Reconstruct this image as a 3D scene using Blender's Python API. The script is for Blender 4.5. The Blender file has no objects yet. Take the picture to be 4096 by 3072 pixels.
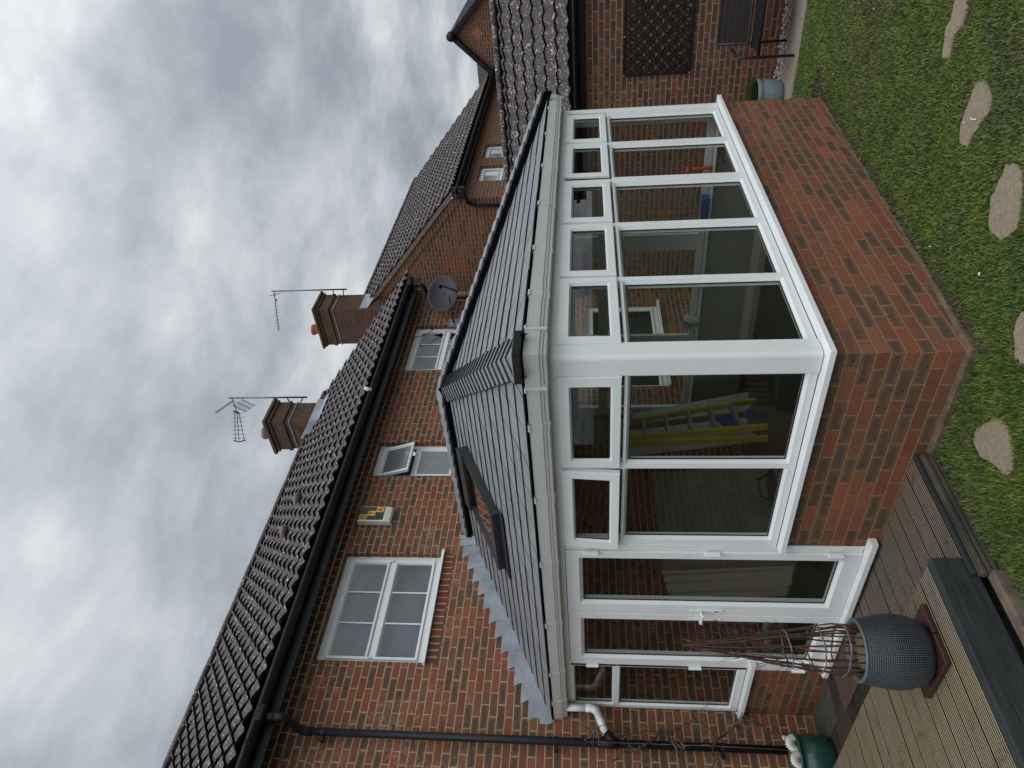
import bpy, bmesh, math, random
import numpy as np
from mathutils import Vector, Matrix
random.seed(7); rng = np.random.default_rng(11)
SC = bpy.context.scene; COL = SC.collection
PI = math.pi

# ------------------------------------------------------------------ camera
yaw, pitch, roll = 0.687084682, 0.106787049, -0.0129289666
fw = Vector((math.cos(yaw)*math.cos(pitch), math.sin(yaw)*math.cos(pitch), math.sin(pitch)))
rt = Vector((math.sin(yaw), -math.cos(yaw), 0)); up = rt.cross(fw)
R_ = rt*math.cos(roll) + up*math.sin(roll); U_ = -rt*math.sin(roll) + up*math.cos(roll)
camd = bpy.data.cameras.new('camera'); cam = bpy.data.objects.new('camera', camd); COL.objects.link(cam)
mw = Matrix.Identity(4)
for i, v in enumerate((-U_, R_, -fw)):                      # the phone was held on its side: world up points to image left
    for k in range(3): mw[k][i] = v[k]
mw.translation = (-3.20451, -2.44694, 1.97507)
cam.matrix_world = mw
camd.sensor_fit = 'HORIZONTAL'; camd.sensor_width = 36; camd.lens = 36*2886.9/4096
camd.clip_start = 0.05; camd.clip_end = 2000
SC.camera = cam

# ------------------------------------------------------------------ light
SC.view_settings.view_transform = 'Standard'; SC.view_settings.look = 'None'
SC.view_settings.exposure = 0.0; SC.view_settings.gamma = 1.0
SC.render.engine = 'CYCLES'
SUN_EL, SUN_AZ = math.radians(52), math.radians(238)        # azimuth of the sun measured from +X: behind and left of the camera
w = bpy.data.worlds.new('World'); SC.world = w; w.use_nodes = True
nt = w.node_tree; nt.nodes.clear()
def N(nt, t, **k):
    n = nt.nodes.new(t)
    for a, b in k.items():
        if a in n.inputs.keys() if isinstance(a, str) else False: n.inputs[a].default_value = b
        else: setattr(n, a, b)
    return n
def mathn(nt, op, a, b=None, clamp=False):
    n = nt.nodes.new('ShaderNodeMath'); n.operation = op; n.use_clamp = clamp
    for i, v in enumerate((a, b)):
        if v is None: continue
        if isinstance(v, (int, float)): n.inputs[i].default_value = v
        else: nt.links.new(v, n.inputs[i])
    return n.outputs[0]
out = nt.nodes.new('ShaderNodeOutputWorld')
sky = nt.nodes.new('ShaderNodeTexSky'); sky.sky_type = 'NISHITA'; sky.sun_disc = False
sky.sun_elevation = SUN_EL; sky.sun_rotation = PI/2 - SUN_AZ; sky.dust_density = 3
tc = nt.nodes.new('ShaderNodeTexCoord')
sep = nt.nodes.new('ShaderNodeSeparateXYZ'); nt.links.new(tc.outputs['Generated'], sep.inputs[0])
# clouds lie on a flat deck overhead: project the direction on it
zc = mathn(nt, 'MAXIMUM', sep.outputs[2], 0.0); zd = mathn(nt, 'ADD', zc, 0.16)
cx = mathn(nt, 'DIVIDE', sep.outputs[0], zd); cy = mathn(nt, 'DIVIDE', sep.outputs[1], zd)
cmb = nt.nodes.new('ShaderNodeCombineXYZ'); nt.links.new(cx, cmb.inputs[0]); nt.links.new(cy, cmb.inputs[1])
def noise(nt, vec, scale, detail=5, rough=.55, dist=0.0, loc=(0,0,0), scl=(1,1,1), rot=(0,0,0)):
    mp = nt.nodes.new('ShaderNodeMapping'); mp.inputs['Location'].default_value = loc; mp.inputs['Scale'].default_value = scl
    mp.inputs['Rotation'].default_value = rot
    nt.links.new(vec, mp.inputs[0])
    n = nt.nodes.new('ShaderNodeTexNoise'); n.inputs['Scale'].default_value = scale; n.inputs['Detail'].default_value = detail
    n.inputs['Roughness'].default_value = rough; n.inputs['Distortion'].default_value = dist
    nt.links.new(mp.outputs[0], n.inputs[0]); return n.outputs[0]
def ramp(nt, fac, stops, interp='LINEAR'):
    r = nt.nodes.new('ShaderNodeValToRGB'); r.color_ramp.interpolation = interp
    el = r.color_ramp.elements
    while len(el) < len(stops): el.new(0.5)
    for e, (p, c) in zip(el, stops):
        e.position = p; e.color = (*c, 1) if not isinstance(c, (int, float)) else (c, c, c, 1)
    nt.links.new(fac, r.inputs[0]); return r.outputs[0]
n1 = noise(nt, cmb.outputs[0], 0.9, 7, .56, .15, (3.1, 1.7, 0), (1, 1.2, 1), (0, 0, .5))
n2 = noise(nt, cmb.outputs[0], 2.6, 7, .6, .2, (7.3, 2.2, 0), (1, 1.35, 1), (0, 0, .5))
mix = mathn(nt, 'ADD', mathn(nt, 'MULTIPLY', n1, .60), mathn(nt, 'MULTIPLY', n2, .40))
cl = ramp(nt, mix, [(.39, (.33, .375, .425)), (.455, (.42, .465, .515)), (.51, (.53, .57, .615)), (.56, (.64, .675, .71)), (.63, (.84, .865, .885))])
# an overcast sky is brighter overhead and towards the hidden sun
sd = Vector((math.cos(SUN_AZ)*math.cos(SUN_EL), math.sin(SUN_AZ)*math.cos(SUN_EL), math.sin(SUN_EL)))
dt = nt.nodes.new('ShaderNodeVectorMath'); dt.operation = 'DOT_PRODUCT'; nt.links.new(tc.outputs['Generated'], dt.inputs[0]); dt.inputs[1].default_value = sd
glow = mathn(nt, 'POWER', mathn(nt, 'MULTIPLY', mathn(nt, 'ADD', dt.outputs['Value'], 1.0), .5, True), 3.0)
gain = mathn(nt, 'ADD', mathn(nt, 'MULTIPLY', glow, 1.9), 0.86)
vm = nt.nodes.new('ShaderNodeVectorMath'); vm.operation = 'SCALE'; nt.links.new(cl, vm.inputs[0]); nt.links.new(gain, vm.inputs[3])
bg1 = nt.nodes.new('ShaderNodeBackground'); nt.links.new(sky.outputs[0], bg1.inputs[0]); bg1.inputs[1].default_value = 0.05
bg2 = nt.nodes.new('ShaderNodeBackground'); nt.links.new(vm.outputs[0], bg2.inputs[0]); bg2.inputs[1].default_value = 1.0
mx = nt.nodes.new('ShaderNodeMixShader'); mx.inputs[0].default_value = .94
nt.links.new(bg1.outputs[0], mx.inputs[1]); nt.links.new(bg2.outputs[0], mx.inputs[2]); nt.links.new(mx.outputs[0], out.inputs[0])
sl = bpy.data.lights.new('sun', 'SUN'); sl.energy = .85; sl.angle = math.radians(35); sl.color = (1, .97, .93)
so = bpy.data.objects.new('sun', sl); COL.objects.link(so); so.rotation_euler = (-sd).to_track_quat('-Z', 'Y').to_euler()

# ------------------------------------------------------------------ materials
MAT = {}
def newmat(name):
    m = bpy.data.materials.new(name); m.use_nodes = True; MAT[name] = m
    nt = m.node_tree; b = nt.nodes['Principled BSDF']
    return m, nt, b
def geo_pos(nt): return nt.nodes.new('ShaderNodeNewGeometry').outputs['Position']
def setc(nt, b, c): nt.links.new(c, b.inputs['Base Color'])
def bump(nt, b, h, strength=.5, dist=.01):
    n = nt.nodes.new('ShaderNodeBump'); n.inputs['Strength'].default_value = strength; n.inputs['Distance'].default_value = dist
    nt.links.new(h, n.inputs['Height']); nt.links.new(n.outputs[0], b.inputs['Normal'])
def mixc(nt, fac, a, b_, typ='MIX'):
    n = nt.nodes.new('ShaderNodeMix'); n.data_type = 'RGBA'; n.blend_type = typ
    if isinstance(fac, (int, float)): n.inputs[0].default_value = fac
    else: nt.links.new(fac, n.inputs[0])
    for i, v in ((6, a), (7, b_)):
        if isinstance(v, tuple): n.inputs[i].default_value = (*v, 1)
        else: nt.links.new(v, n.inputs[i])
    return n.outputs[2]
def simple(name, col, rough=.5, var=.12, scale=12, bmp=0.0, bscale=60, metallic=0, spec=.5, dirt=None):
    m, nt, b = newmat(name); p = geo_pos(nt)
    n = noise(nt, p, scale, 4, .6)
    lo = tuple(c*(1-var) for c in col); hi = tuple(min(1, c*(1+var)) for c in col)
    c = ramp(nt, n, [(.3, lo), (.7, hi)])
    if dirt:
        d = noise(nt, p, dirt[1], 6, .7, .5, (5, 3, 1)); c = mixc(nt, ramp(nt, d, [(dirt[2], 0), (min(1, dirt[2]+.16), dirt[3])]), c, dirt[0])
    setc(nt, b, c); b.inputs['Roughness'].default_value = rough; b.inputs['Metallic'].default_value = metallic
    b.inputs['Specular IOR Level'].default_value = spec
    if bmp: bump(nt, b, noise(nt, p, bscale, 4, .6), bmp, .004)
    return m
def brick(name, stops, mortar, soldier=False, white=.0, bw=.225, dark=1.0, phase=0.0):
    m, nt, b = newmat(name)
    g = nt.nodes.new('ShaderNodeNewGeometry'); p = g.outputs['Position']; s = nt.nodes.new('ShaderNodeSeparateXYZ'); nt.links.new(p, s.inputs[0])
    sn = nt.nodes.new('ShaderNodeSeparateXYZ'); nt.links.new(g.outputs['True Normal'], sn.inputs[0])
    isx = mathn(nt, 'GREATER_THAN', mathn(nt, 'ABSOLUTE', sn.outputs[0]), .6)
    u = mathn(nt, 'ADD', mathn(nt, 'MULTIPLY', s.outputs[0], mathn(nt, 'SUBTRACT', 1.0, isx)), mathn(nt, 'MULTIPLY', s.outputs[1], isx))
    u = mathn(nt, 'ADD', mathn(nt, 'ADD', u, 45.0 + phase), mathn(nt, 'MULTIPLY', isx, .1125)); v = mathn(nt, 'ADD', s.outputs[2], 15.0)
    c0 = nt.nodes.new('ShaderNodeCombineXYZ')
    # hand-laid: joints wander a little
    wob = noise(nt, p, 9, 2, .5); wob2 = noise(nt, p, 5, 2, .5, 0, (9, 9, 9))
    uu = mathn(nt, 'ADD', u, mathn(nt, 'MULTIPLY', mathn(nt, 'SUBTRACT', wob, .5), .012)); vv = mathn(nt, 'ADD', v, mathn(nt, 'MULTIPLY', mathn(nt, 'SUBTRACT', wob2, .5), .010))
    if soldier: nt.links.new(vv, c0.inputs[0]); nt.links.new(uu, c0.inputs[1])
    else: nt.links.new(uu, c0.inputs[0]); nt.links.new(vv, c0.inputs[1])
    def bt(c1, c2, mort, msz=.0062, sm=.25):
        t = nt.nodes.new('ShaderNodeTexBrick'); t.offset = 0.0 if soldier else .5; t.offset_frequency = 2; t.squash = 1
        t.inputs['Scale'].default_value = 1; t.inputs['Brick Width'].default_value = bw; t.inputs['Row Height'].default_value = .075
        t.inputs['Mortar Size'].default_value = msz; t.inputs['Mortar Smooth'].default_value = sm; t.inputs['Bias'].default_value = 0
        t.inputs['Color1'].default_value = (c1, c1, c1, 1); t.inputs['Color2'].default_value = (c2, c2, c2, 1); t.inputs['Mortar'].default_value = (mort, mort, mort, 1)
        nt.links.new(c0.outputs[0], t.inputs['Vector']); return t
    t = bt(0, 1, .5)
    sc = nt.nodes.new('ShaderNodeSeparateXYZ'); nt.links.new(c0.outputs[0], sc.inputs[0])
    row = mathn(nt, 'FLOOR', mathn(nt, 'DIVIDE', sc.outputs[1], .075)); par = mathn(nt, 'SUBTRACT', 1.0, mathn(nt, 'MODULO', row, 2.0))
    colid = mathn(nt, 'FLOOR', mathn(nt, 'DIVIDE', mathn(nt, 'ADD', sc.outputs[0], mathn(nt, 'MULTIPLY', par, 0.0 if soldier else bw*.5)), bw))
    cid = nt.nodes.new('ShaderNodeCombineXYZ'); nt.links.new(colid, cid.inputs[0]); nt.links.new(row, cid.inputs[1]); nt.links.new(mathn(nt, 'MULTIPLY', isx, 17.0), cid.inputs[2])
    wn = nt.nodes.new('ShaderNodeTexWhiteNoise'); wn.noise_dimensions = '3D'; nt.links.new(cid.outputs[0], wn.inputs[0])
    rnd = wn.outputs['Value']; rs = nt.nodes.new('ShaderNodeSeparateColor'); nt.links.new(wn.outputs['Color'], rs.inputs[0])
    base = ramp(nt, rnd, stops)
    fine = noise(nt, p, 26, 5, .62, .4); fine2 = noise(nt, p, 95, 3, .6)
    base = mixc(nt, ramp(nt, rs.outputs[0], [(0, .0), (1, .55)]), base, (.135, .075, .045)); base = mixc(nt, 1.0, base, ramp(nt, rs.outputs[1], [(0, (.80, .80, .80)), (1, (1.18, 1.18, 1.18))]), 'MULTIPLY')
    base = mixc(nt, ramp(nt, fine, [(.34, .0), (.66, .5)]), base, mixc(nt, .5, base, (.27, .125, .085)))
    # burnt patches and black spots, on the darker bricks only
    pat = noise(nt, p, 8.5, 2, .5, .2, (4, 1, 7))
    t3 = bt(0, 1, .5, .034, 1.0); ctr = ramp(nt, mathn(nt, 'ADD', t3.outputs['Fac'], mathn(nt, 'MULTIPLY', mathn(nt, 'SUBTRACT', pat, .5), 1.5)), [(.15, 1), (.55, 0)])
    bm = mathn(nt, 'MULTIPLY', ramp(nt, rnd, [(.50, 0), (.60, 1)]), mathn(nt, 'MULTIPLY', ctr, .88))
    base = mixc(nt, bm, base, (.066*dark, .056*dark, .047*dark))
    vo = nt.nodes.new('ShaderNodeTexVoronoi'); vo.inputs['Scale'].default_value = 52; nt.links.new(p, vo.inputs['Vector'])
    sp = mathn(nt, 'MULTIPLY', ramp(nt, vo.outputs['Distance'], [(.24, 1), (.36, 0)]), mathn(nt, 'MULTIPLY', ramp(nt, rnd, [(.48, 0), (.56, 1)]), ramp(nt, noise(nt, p, 17, 2), [(.5, 0), (.56, 1)])))
    base = mixc(nt, sp, base, (.018, .017, .018))
    base = mixc(nt, ramp(nt, fine2, [(.38, .38), (.62, 0)]), base, (.05, .03, .022)); base = mixc(nt, ramp(nt, noise(nt, p, 3.2, 4, .6, .3, (1, 9, 2)), [(.45, 0), (.7, .35)]), base, (.10, .070, .045))
    if white:
        wn = noise(nt, p, 1.3, 6, .72, .6, (2, 8, 4)); wf = noise(nt, p, 16, 4, .7, 1.2)
        base = mixc(nt, mathn(nt, 'MULTIPLY', ramp(nt, wn, [(.52, 0), (.7, white)]), ramp(nt, wf, [(.48, 0), (.62, 1)])), base, (.46, .40, .35))
    base = mixc(nt, 1.0, base, (1.12, 1.0, .90), 'MULTIPLY')
    mc = ramp(nt, noise(nt, p, 20, 4, .6), [(.3, tuple(x*.78 for x in mortar)), (.7, tuple(min(1, x*1.14) for x in mortar))])
    col = mixc(nt, t.outputs['Fac'], base, mc); setc(nt, b, col)
    b.inputs['Roughness'].default_value = .85; b.inputs['Specular IOR Level'].default_value = .25
    h = mathn(nt, 'ADD', mathn(nt, 'MULTIPLY', mathn(nt, 'SUBTRACT', 1.0, t.outputs['Fac']), 1.0), mathn(nt, 'MULTIPLY', fine, .35))
    bump(nt, b, h, .8, .007)
    return m
RED = [(0, (.185, .048, .029)), (.16, (.225, .073, .043)), (.32, (.160, .060, .037)), (.46, (.205, .074, .046)), (.60, (.160, .074, .045)), (.72, (.175, .085, .052)), (.84, (.11, .068, .045)), (1, (.135, .076, .048))]
BRN = [(0, (.13, .048, .028)), (.25, (.165, .065, .038)), (.45, (.12, .06, .038)), (.6, (.15, .07, .042)), (.75, (.095, .06, .042)), (1, (.06, .048, .04))]
DRK = [(0, (.13, .065, .042)), (.35, (.11, .066, .046)), (.6, (.07, .054, .042)), (1, (.052, .046, .042))]
brick('brick_house', RED, (.36, .265, .155), white=.5)
brick('brick_plinth', RED, (.22, .145, .070), white=.12)
brick('brick_wing', BRN, (.30, .23, .16), white=.35, dark=.8)
brick('brick_gable', BRN, (.28, .185, .115), dark=.8)
brick('brick_neighbour', DRK, (.31, .20, .115), bw=.1125, dark=.8)
brick('brick_far', BRN, (.33, .23, .15), dark=1)
brick('brick_chimney', [(a, tuple(x*.5 for x in c)) for a, c in DRK], (.075, .060, .045), dark=.5)
brick('brick_corbel', BRN, (.42, .33, .24), bw=.1125, white=.5)
brick('brick_soldier', [(0, (.21, .035, .017)), (1, (.24, .045, .022))], (.40, .33, .26), soldier=True)
simple('white_upvc', (.70, .72, .715), .32, .035, 3, dirt=((.45, .44, .40), 14, .66, .5))
simple('white_upvc_old', (.66, .675, .665), .4, .05, 3, dirt=((.35, .33, .29), 10, .60, .6))
simple('cream_upvc', (.50, .505, .48), .38, .04, 3)
simple('seal_black', (.012, .012, .013), .5, .1)
simple('black_plastic', (.009, .010, .013), .5, .25, 8, spec=.25)
simple('black_metal', (.010, .010, .012), .4, .2, 20)
simple('grey_dish', (.017, .018, .021), .6, .1, 4)
simple('lead', (.27, .295, .33), .5, .28, 5, .5, 14, dirt=((.08, .09, .11), 40, .60, .7))
simple('lead_old', (.16, .175, .19), .6, .2, 5)
simple('slate', (.185, .189, .195), .5, .2, 6, .9, 45, spec=.45, dirt=((.20, .215, .23), 9, .5, .6))
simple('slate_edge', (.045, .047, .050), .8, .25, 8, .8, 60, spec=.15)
simple('slate_dark', (.020, .021, .023), .8, .25, 8, .8, 60, spec=.15)
simple('groove_dark', (.022, .018, .013), 1, .3, 20, spec=0)
simple('underlay', (.004, .004, .005), 1, .1, spec=0)
simple('skylight_metal', (.022, .024, .026), .38, .1, 5, spec=.5)
simple('mortar', (.19, .155, .115), .9, .3, 14, .6, 40)
simple('stone_verge', (.15, .125, .095), .9, .3, 9, .5, 40)
simple('terracotta', (.30, .10, .06), .7, .15, 8)
simple('plaster', (.36, .35, .30), .8, .12, 2)
simple('floor_inside', (.045, .045, .026), .35, .4, 3)
simple('ceiling', (.10, .10, .095), .9, .1, 3)
simple('ladder_yellow', (.50, .36, .015), .5, .15, 6)
simple('ladder_orange', (.30, .13, .012), .5, .15, 6)
simple('aluminium', (.42, .43, .44), .35, .1, 9, metallic=.6)
simple('blue_plastic', (.02, .06, .28), .4, .1)
simple('orange_plastic', (.75, .10, .03), .45, .1)
simple('red_plastic', (.35, .02, .02), .4, .1)
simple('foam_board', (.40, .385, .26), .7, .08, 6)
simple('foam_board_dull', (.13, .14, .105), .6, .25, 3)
simple('plasterboard', (.42, .42, .40), .8, .05, 3)
simple('bucket_white', (.66, .67, .64), .4, .05)
simple('black_gloss', (.01, .01, .011), .25, .1)
simple('mast', (.13, .14, .13), .4, .15, 20, metallic=.5)
simple('box_cream', (.60, .60, .50), .4, .03)
simple('sticker_black', (.012, .012, .014), .4, .05)
simple('sticker_yellow', (.80, .42, .015), .4, .05)
simple('concrete', (.235, .185, .13), .9, .22, 40, 1, 110, dirt=((.12, .10, .08), 55, .58, .6))
simple('patio_slab', (.255, .215, .175), .9, .14, 4, .4, 70)
simple('slab_dark', (.050, .048, .040), .75, .35, 12, .6, 60, dirt=((.20, .18, .14), 45, .63, .8))
simple('footing', (.105, .072, .043), .95, .4, 12, .9, 60, dirt=((.42, .40, .36), 45, .60, .8))
simple('soil', (.035, .026, .017), .95, .5, 22, 1, 50)
simple('pebble', (.33, .30, .26), .7, .5, 22)
simple('gravel_soil', (.16, .12, .075), .95, .6, 130, 1, 160)
simple('bark', (.060, .028, .018), .7, .4, 30, .6, 120)
simple('bark_pale', (.15, .115, .085), .75, .4, 30, .6, 120)
simple('sleeper_paint', (.040, .048, .050), .62, .28, 8, .8, 50)
simple('fence_timber', (.12, .09, .065), .85, .4, 8, .6, 60)
simple('terracotta_tile', (.040, .013, .011), .42, .2, 9, .4, 60)
simple('mat_brown', (.075, .040, .030), .8, .2, 12)
simple('pot_blue', (.20, .26, .27), .28, .18, 7)
simple('pot_green', (.018, .062, .050), .22, .4, 9, dirt=((.03, .02, .012), 22, .55, .8))
simple('shell_white', (.66, .64, .56), .5, .06, 20)
simple('leaf_dark', (.022, .055, .016), .6, .5, 18)
simple('curtain', (.08, .10, .12), .9, .05, 2)
simple('blind', (.66, .66, .66), .9, .05, 2)
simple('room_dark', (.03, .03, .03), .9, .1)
simple('diamond', (.26, .10, .06), .8, .1)
# sleeper: long grain
def grained(name, c1, c2, axis_scale, rough=.7, b_=.8):
    m, nt, b = newmat(name); p = geo_pos(nt)
    n = noise(nt, p, 1, 6, .65, .6, (0, 0, 0), axis_scale); n2 = noise(nt, p, 4, 4, .6)
    c = ramp(nt, n, [(.3, c1), (.7, c2)]); c = mixc(nt, ramp(nt, n2, [(.4, 0), (.75, .5)]), c, tuple(x*.5 for x in c1)); setc(nt, b, c)
    b.inputs['Roughness'].default_value = rough; bump(nt, b, n, b_, .006); return m
grained('sleeper', (.013, .016, .017), (.034, .040, .041), (3, 60, 60), .6)
def deckmat(name, a, b2, c3, mossy=.6):
    m, nt, b = newmat(name); p = geo_pos(nt)
    s = nt.nodes.new('ShaderNodeSeparateXYZ'); nt.links.new(p, s.inputs[0])
    n = noise(nt, p, 1, 6, .65, .3, (0, 0, 0), (4, 70, 70)); n2 = noise(nt, p, 2.2, 5, .62, .4, (2, 3, 0)); n3 = noise(nt, p, 5.5, 6, .7, .5, (8, 3, 0))
    c = ramp(nt, n, [(.28, a), (.72, b2)])
    c = mixc(nt, ramp(nt, n2, [(.42, 0), (.64, mossy)]), c, c3)
    c = mixc(nt, ramp(nt, n3, [(.56, 0), (.72, .75)]), c, (.045, .038, .026))
    setc(nt, b, c); b.inputs['Roughness'].default_value = .75; bump(nt, b, n, .5, .004); return m
deckmat('deck_upper', (.20, .155, .10), (.38, .305, .21), (.27, .225, .095), .5)
deckmat('deck_lower', (.13, .103, .076), (.29, .235, .175), (.15, .12, .085), .6)
deckmat('deck_dark', (.035, .030, .022), (.11, .088, .062), (.02, .02, .018), .8)
# pimpled pot
m, nt, b = newmat('pot_pimple'); tcx = nt.nodes.new('ShaderNodeTexCoord'); uvn = tcx.outputs['UV']
vo = nt.nodes.new('ShaderNodeTexVoronoi'); vo.inputs['Scale'].default_value = 1; vo.inputs['Randomness'].default_value = .12; nt.links.new(uvn, vo.inputs['Vector'])
dots = ramp(nt, vo.outputs['Distance'], [(.15, 1), (.27, 0)]); pz = noise(nt, geo_pos(nt), 7, 4, .6)
c = mixc(nt, dots, ramp(nt, pz, [(.3, (.009, .012, .018)), (.7, (.021, .027, .037))]), (.22, .245, .27)); setc(nt, b, c); bump(nt, b, dots, .9, .004)
b.inputs['Roughness'].default_value = .42
simple('pot_rim', (.085, .098, .11), .5, .2, 30)
# roof tiles with pale lichen flecks
def tilemat(name, col, amount=.62, sc=1.0, fleck=(.50, .44, .41)):
    m, nt, b = newmat(name); p = geo_pos(nt)
    n = noise(nt, p, 5, 5, .6); c = ramp(nt, n, [(.3, tuple(x*.7 for x in col)), (.7, tuple(x*1.25 for x in col))])
    f = noise(nt, p, 34*sc, 3, .55, .6, (1, 2, 3), (1, 1, .55)); f2 = noise(nt, p, 4, 3, .6, 0, (5, 5, 5))
    msk = mathn(nt, 'MULTIPLY', ramp(nt, f, [(amount, 0), (amount+.045, 1)]), ramp(nt, f2, [(.35, .35), (.6, 1)]))
    c = mixc(nt, msk, c, fleck); setc(nt, b, c); b.inputs['Roughness'].default_value = .72; bump(nt, b, noise(nt, p, 90, 3), .5, .003); return m
tilemat('roof_tile', (.056, .045, .044), .60)
tilemat('roof_tile_wing', (.042, .031, .031), .585, .8)
tilemat('roof_tile_far', (.036, .026, .025), .68)
# lawn
m, nt, b = newmat('lawn'); p = geo_pos(nt)
c = ramp(nt, noise(nt, p, 1.1, 6, .65), [(.3, (.030, .045, .012)), (.55, (.042, .062, .014)), (.72, (.060, .060, .022))]); c = mixc(nt, ramp(nt, noise(nt, p, 60, 3), [(.4, 0), (.7, .6)]), c, (.015, .015, .008)); setc(nt, b, c); b.inputs['Roughness'].default_value = .95; bump(nt, b, noise(nt, p, 90, 3), 1, .02)
m, nt, b = newmat('grass_blade'); p = geo_pos(nt)
big = noise(nt, p, .9, 4, .6, .5, (3, 1, 0)); mid = noise(nt, p, 4.5, 4, .62); fin = noise(nt, p, 240, 1, .5)
c = ramp(nt, big, [(.36, (.052, .105, .012)), (.50, (.078, .135, .016)), (.60, (.098, .125, .034)), (.70, (.125, .118, .042))])
c = mixc(nt, ramp(nt, mid, [(.40, 0), (.66, .9)]), c, (.150, .185, .022))
c = mixc(nt, ramp(nt, fin, [(.45, 0), (.65, .45)]), c, (.035, .070, .012)); c = mixc(nt, ramp(nt, noise(nt, p, 130, 1, .5, 0, (7, 7, 7)), [(.64, 0), (.70, .8)]), c, (.26, .23, .12)); setc(nt, b, c)
b.inputs['Roughness'].default_value = .6; b.inputs['Subsurface Weight'].default_value = 0
# glass (thin sheets: mirror share rises towards grazing)
def glassmat(name, base=.085, tint=(.86, .89, .88), rough=0.0, mix_diff=None, power=4.2, gain=.9):
    m = bpy.data.materials.new(name); m.use_nodes = True; MAT[name] = m; nt = m.node_tree; nt.nodes.clear()
    o = nt.nodes.new('ShaderNodeOutputMaterial'); tr = nt.nodes.new('ShaderNodeBsdfTransparent'); tr.inputs[0].default_value = (*tint, 1)
    gl = nt.nodes.new('ShaderNodeBsdfGlossy'); gl.inputs['Roughness'].default_value = rough; gl.inputs[0].default_value = (1, 1, 1, 1)
    lw = nt.nodes.new('ShaderNodeLayerWeight'); lw.inputs[0].default_value = .5
    f = mathn(nt, 'ADD', mathn(nt, 'MULTIPLY', mathn(nt, 'POWER', lw.outputs['Facing'], power), gain), base, True)
    mx = nt.nodes.new('ShaderNodeMixShader'); nt.links.new(f, mx.inputs[0]); nt.links.new(gl.outputs[0], mx.inputs[2])
    if mix_diff:
        df = nt.nodes.new('ShaderNodeBsdfDiffuse')
        s_ = noise(nt, geo_pos(nt), 30, 3, .6, .8, (0, 0, 0), (1, 1, .5))
        nt.links.new(ramp(nt, s_, [(.4, tuple(x*.85 for x in mix_diff)), (.62, mix_diff), (.70, tuple(x*1.6 for x in mix_diff))]), df.inputs[0])
        m2 = nt.nodes.new('ShaderNodeMixShader'); m2.inputs[0].default_value = .85; nt.links.new(tr.outputs[0], m2.inputs[1]); nt.links.new(df.outputs[0], m2.inputs[2]); nt.links.new(m2.outputs[0], mx.inputs[1])
    else: nt.links.new(tr.outputs[0], mx.inputs[1])
    nt.links.new(mx.outputs[0], o.inputs[0]); return m
glassmat('glass', .05, (.72, .75, .72))
glassmat('glass_upper', .10, (.80, .83, .84))
glassmat('glass_roof', .30, (.25, .25, .25))
glassmat('glass_frosted', .08, (.8, .85, .84), .12, (.17, .195, .20))

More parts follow.
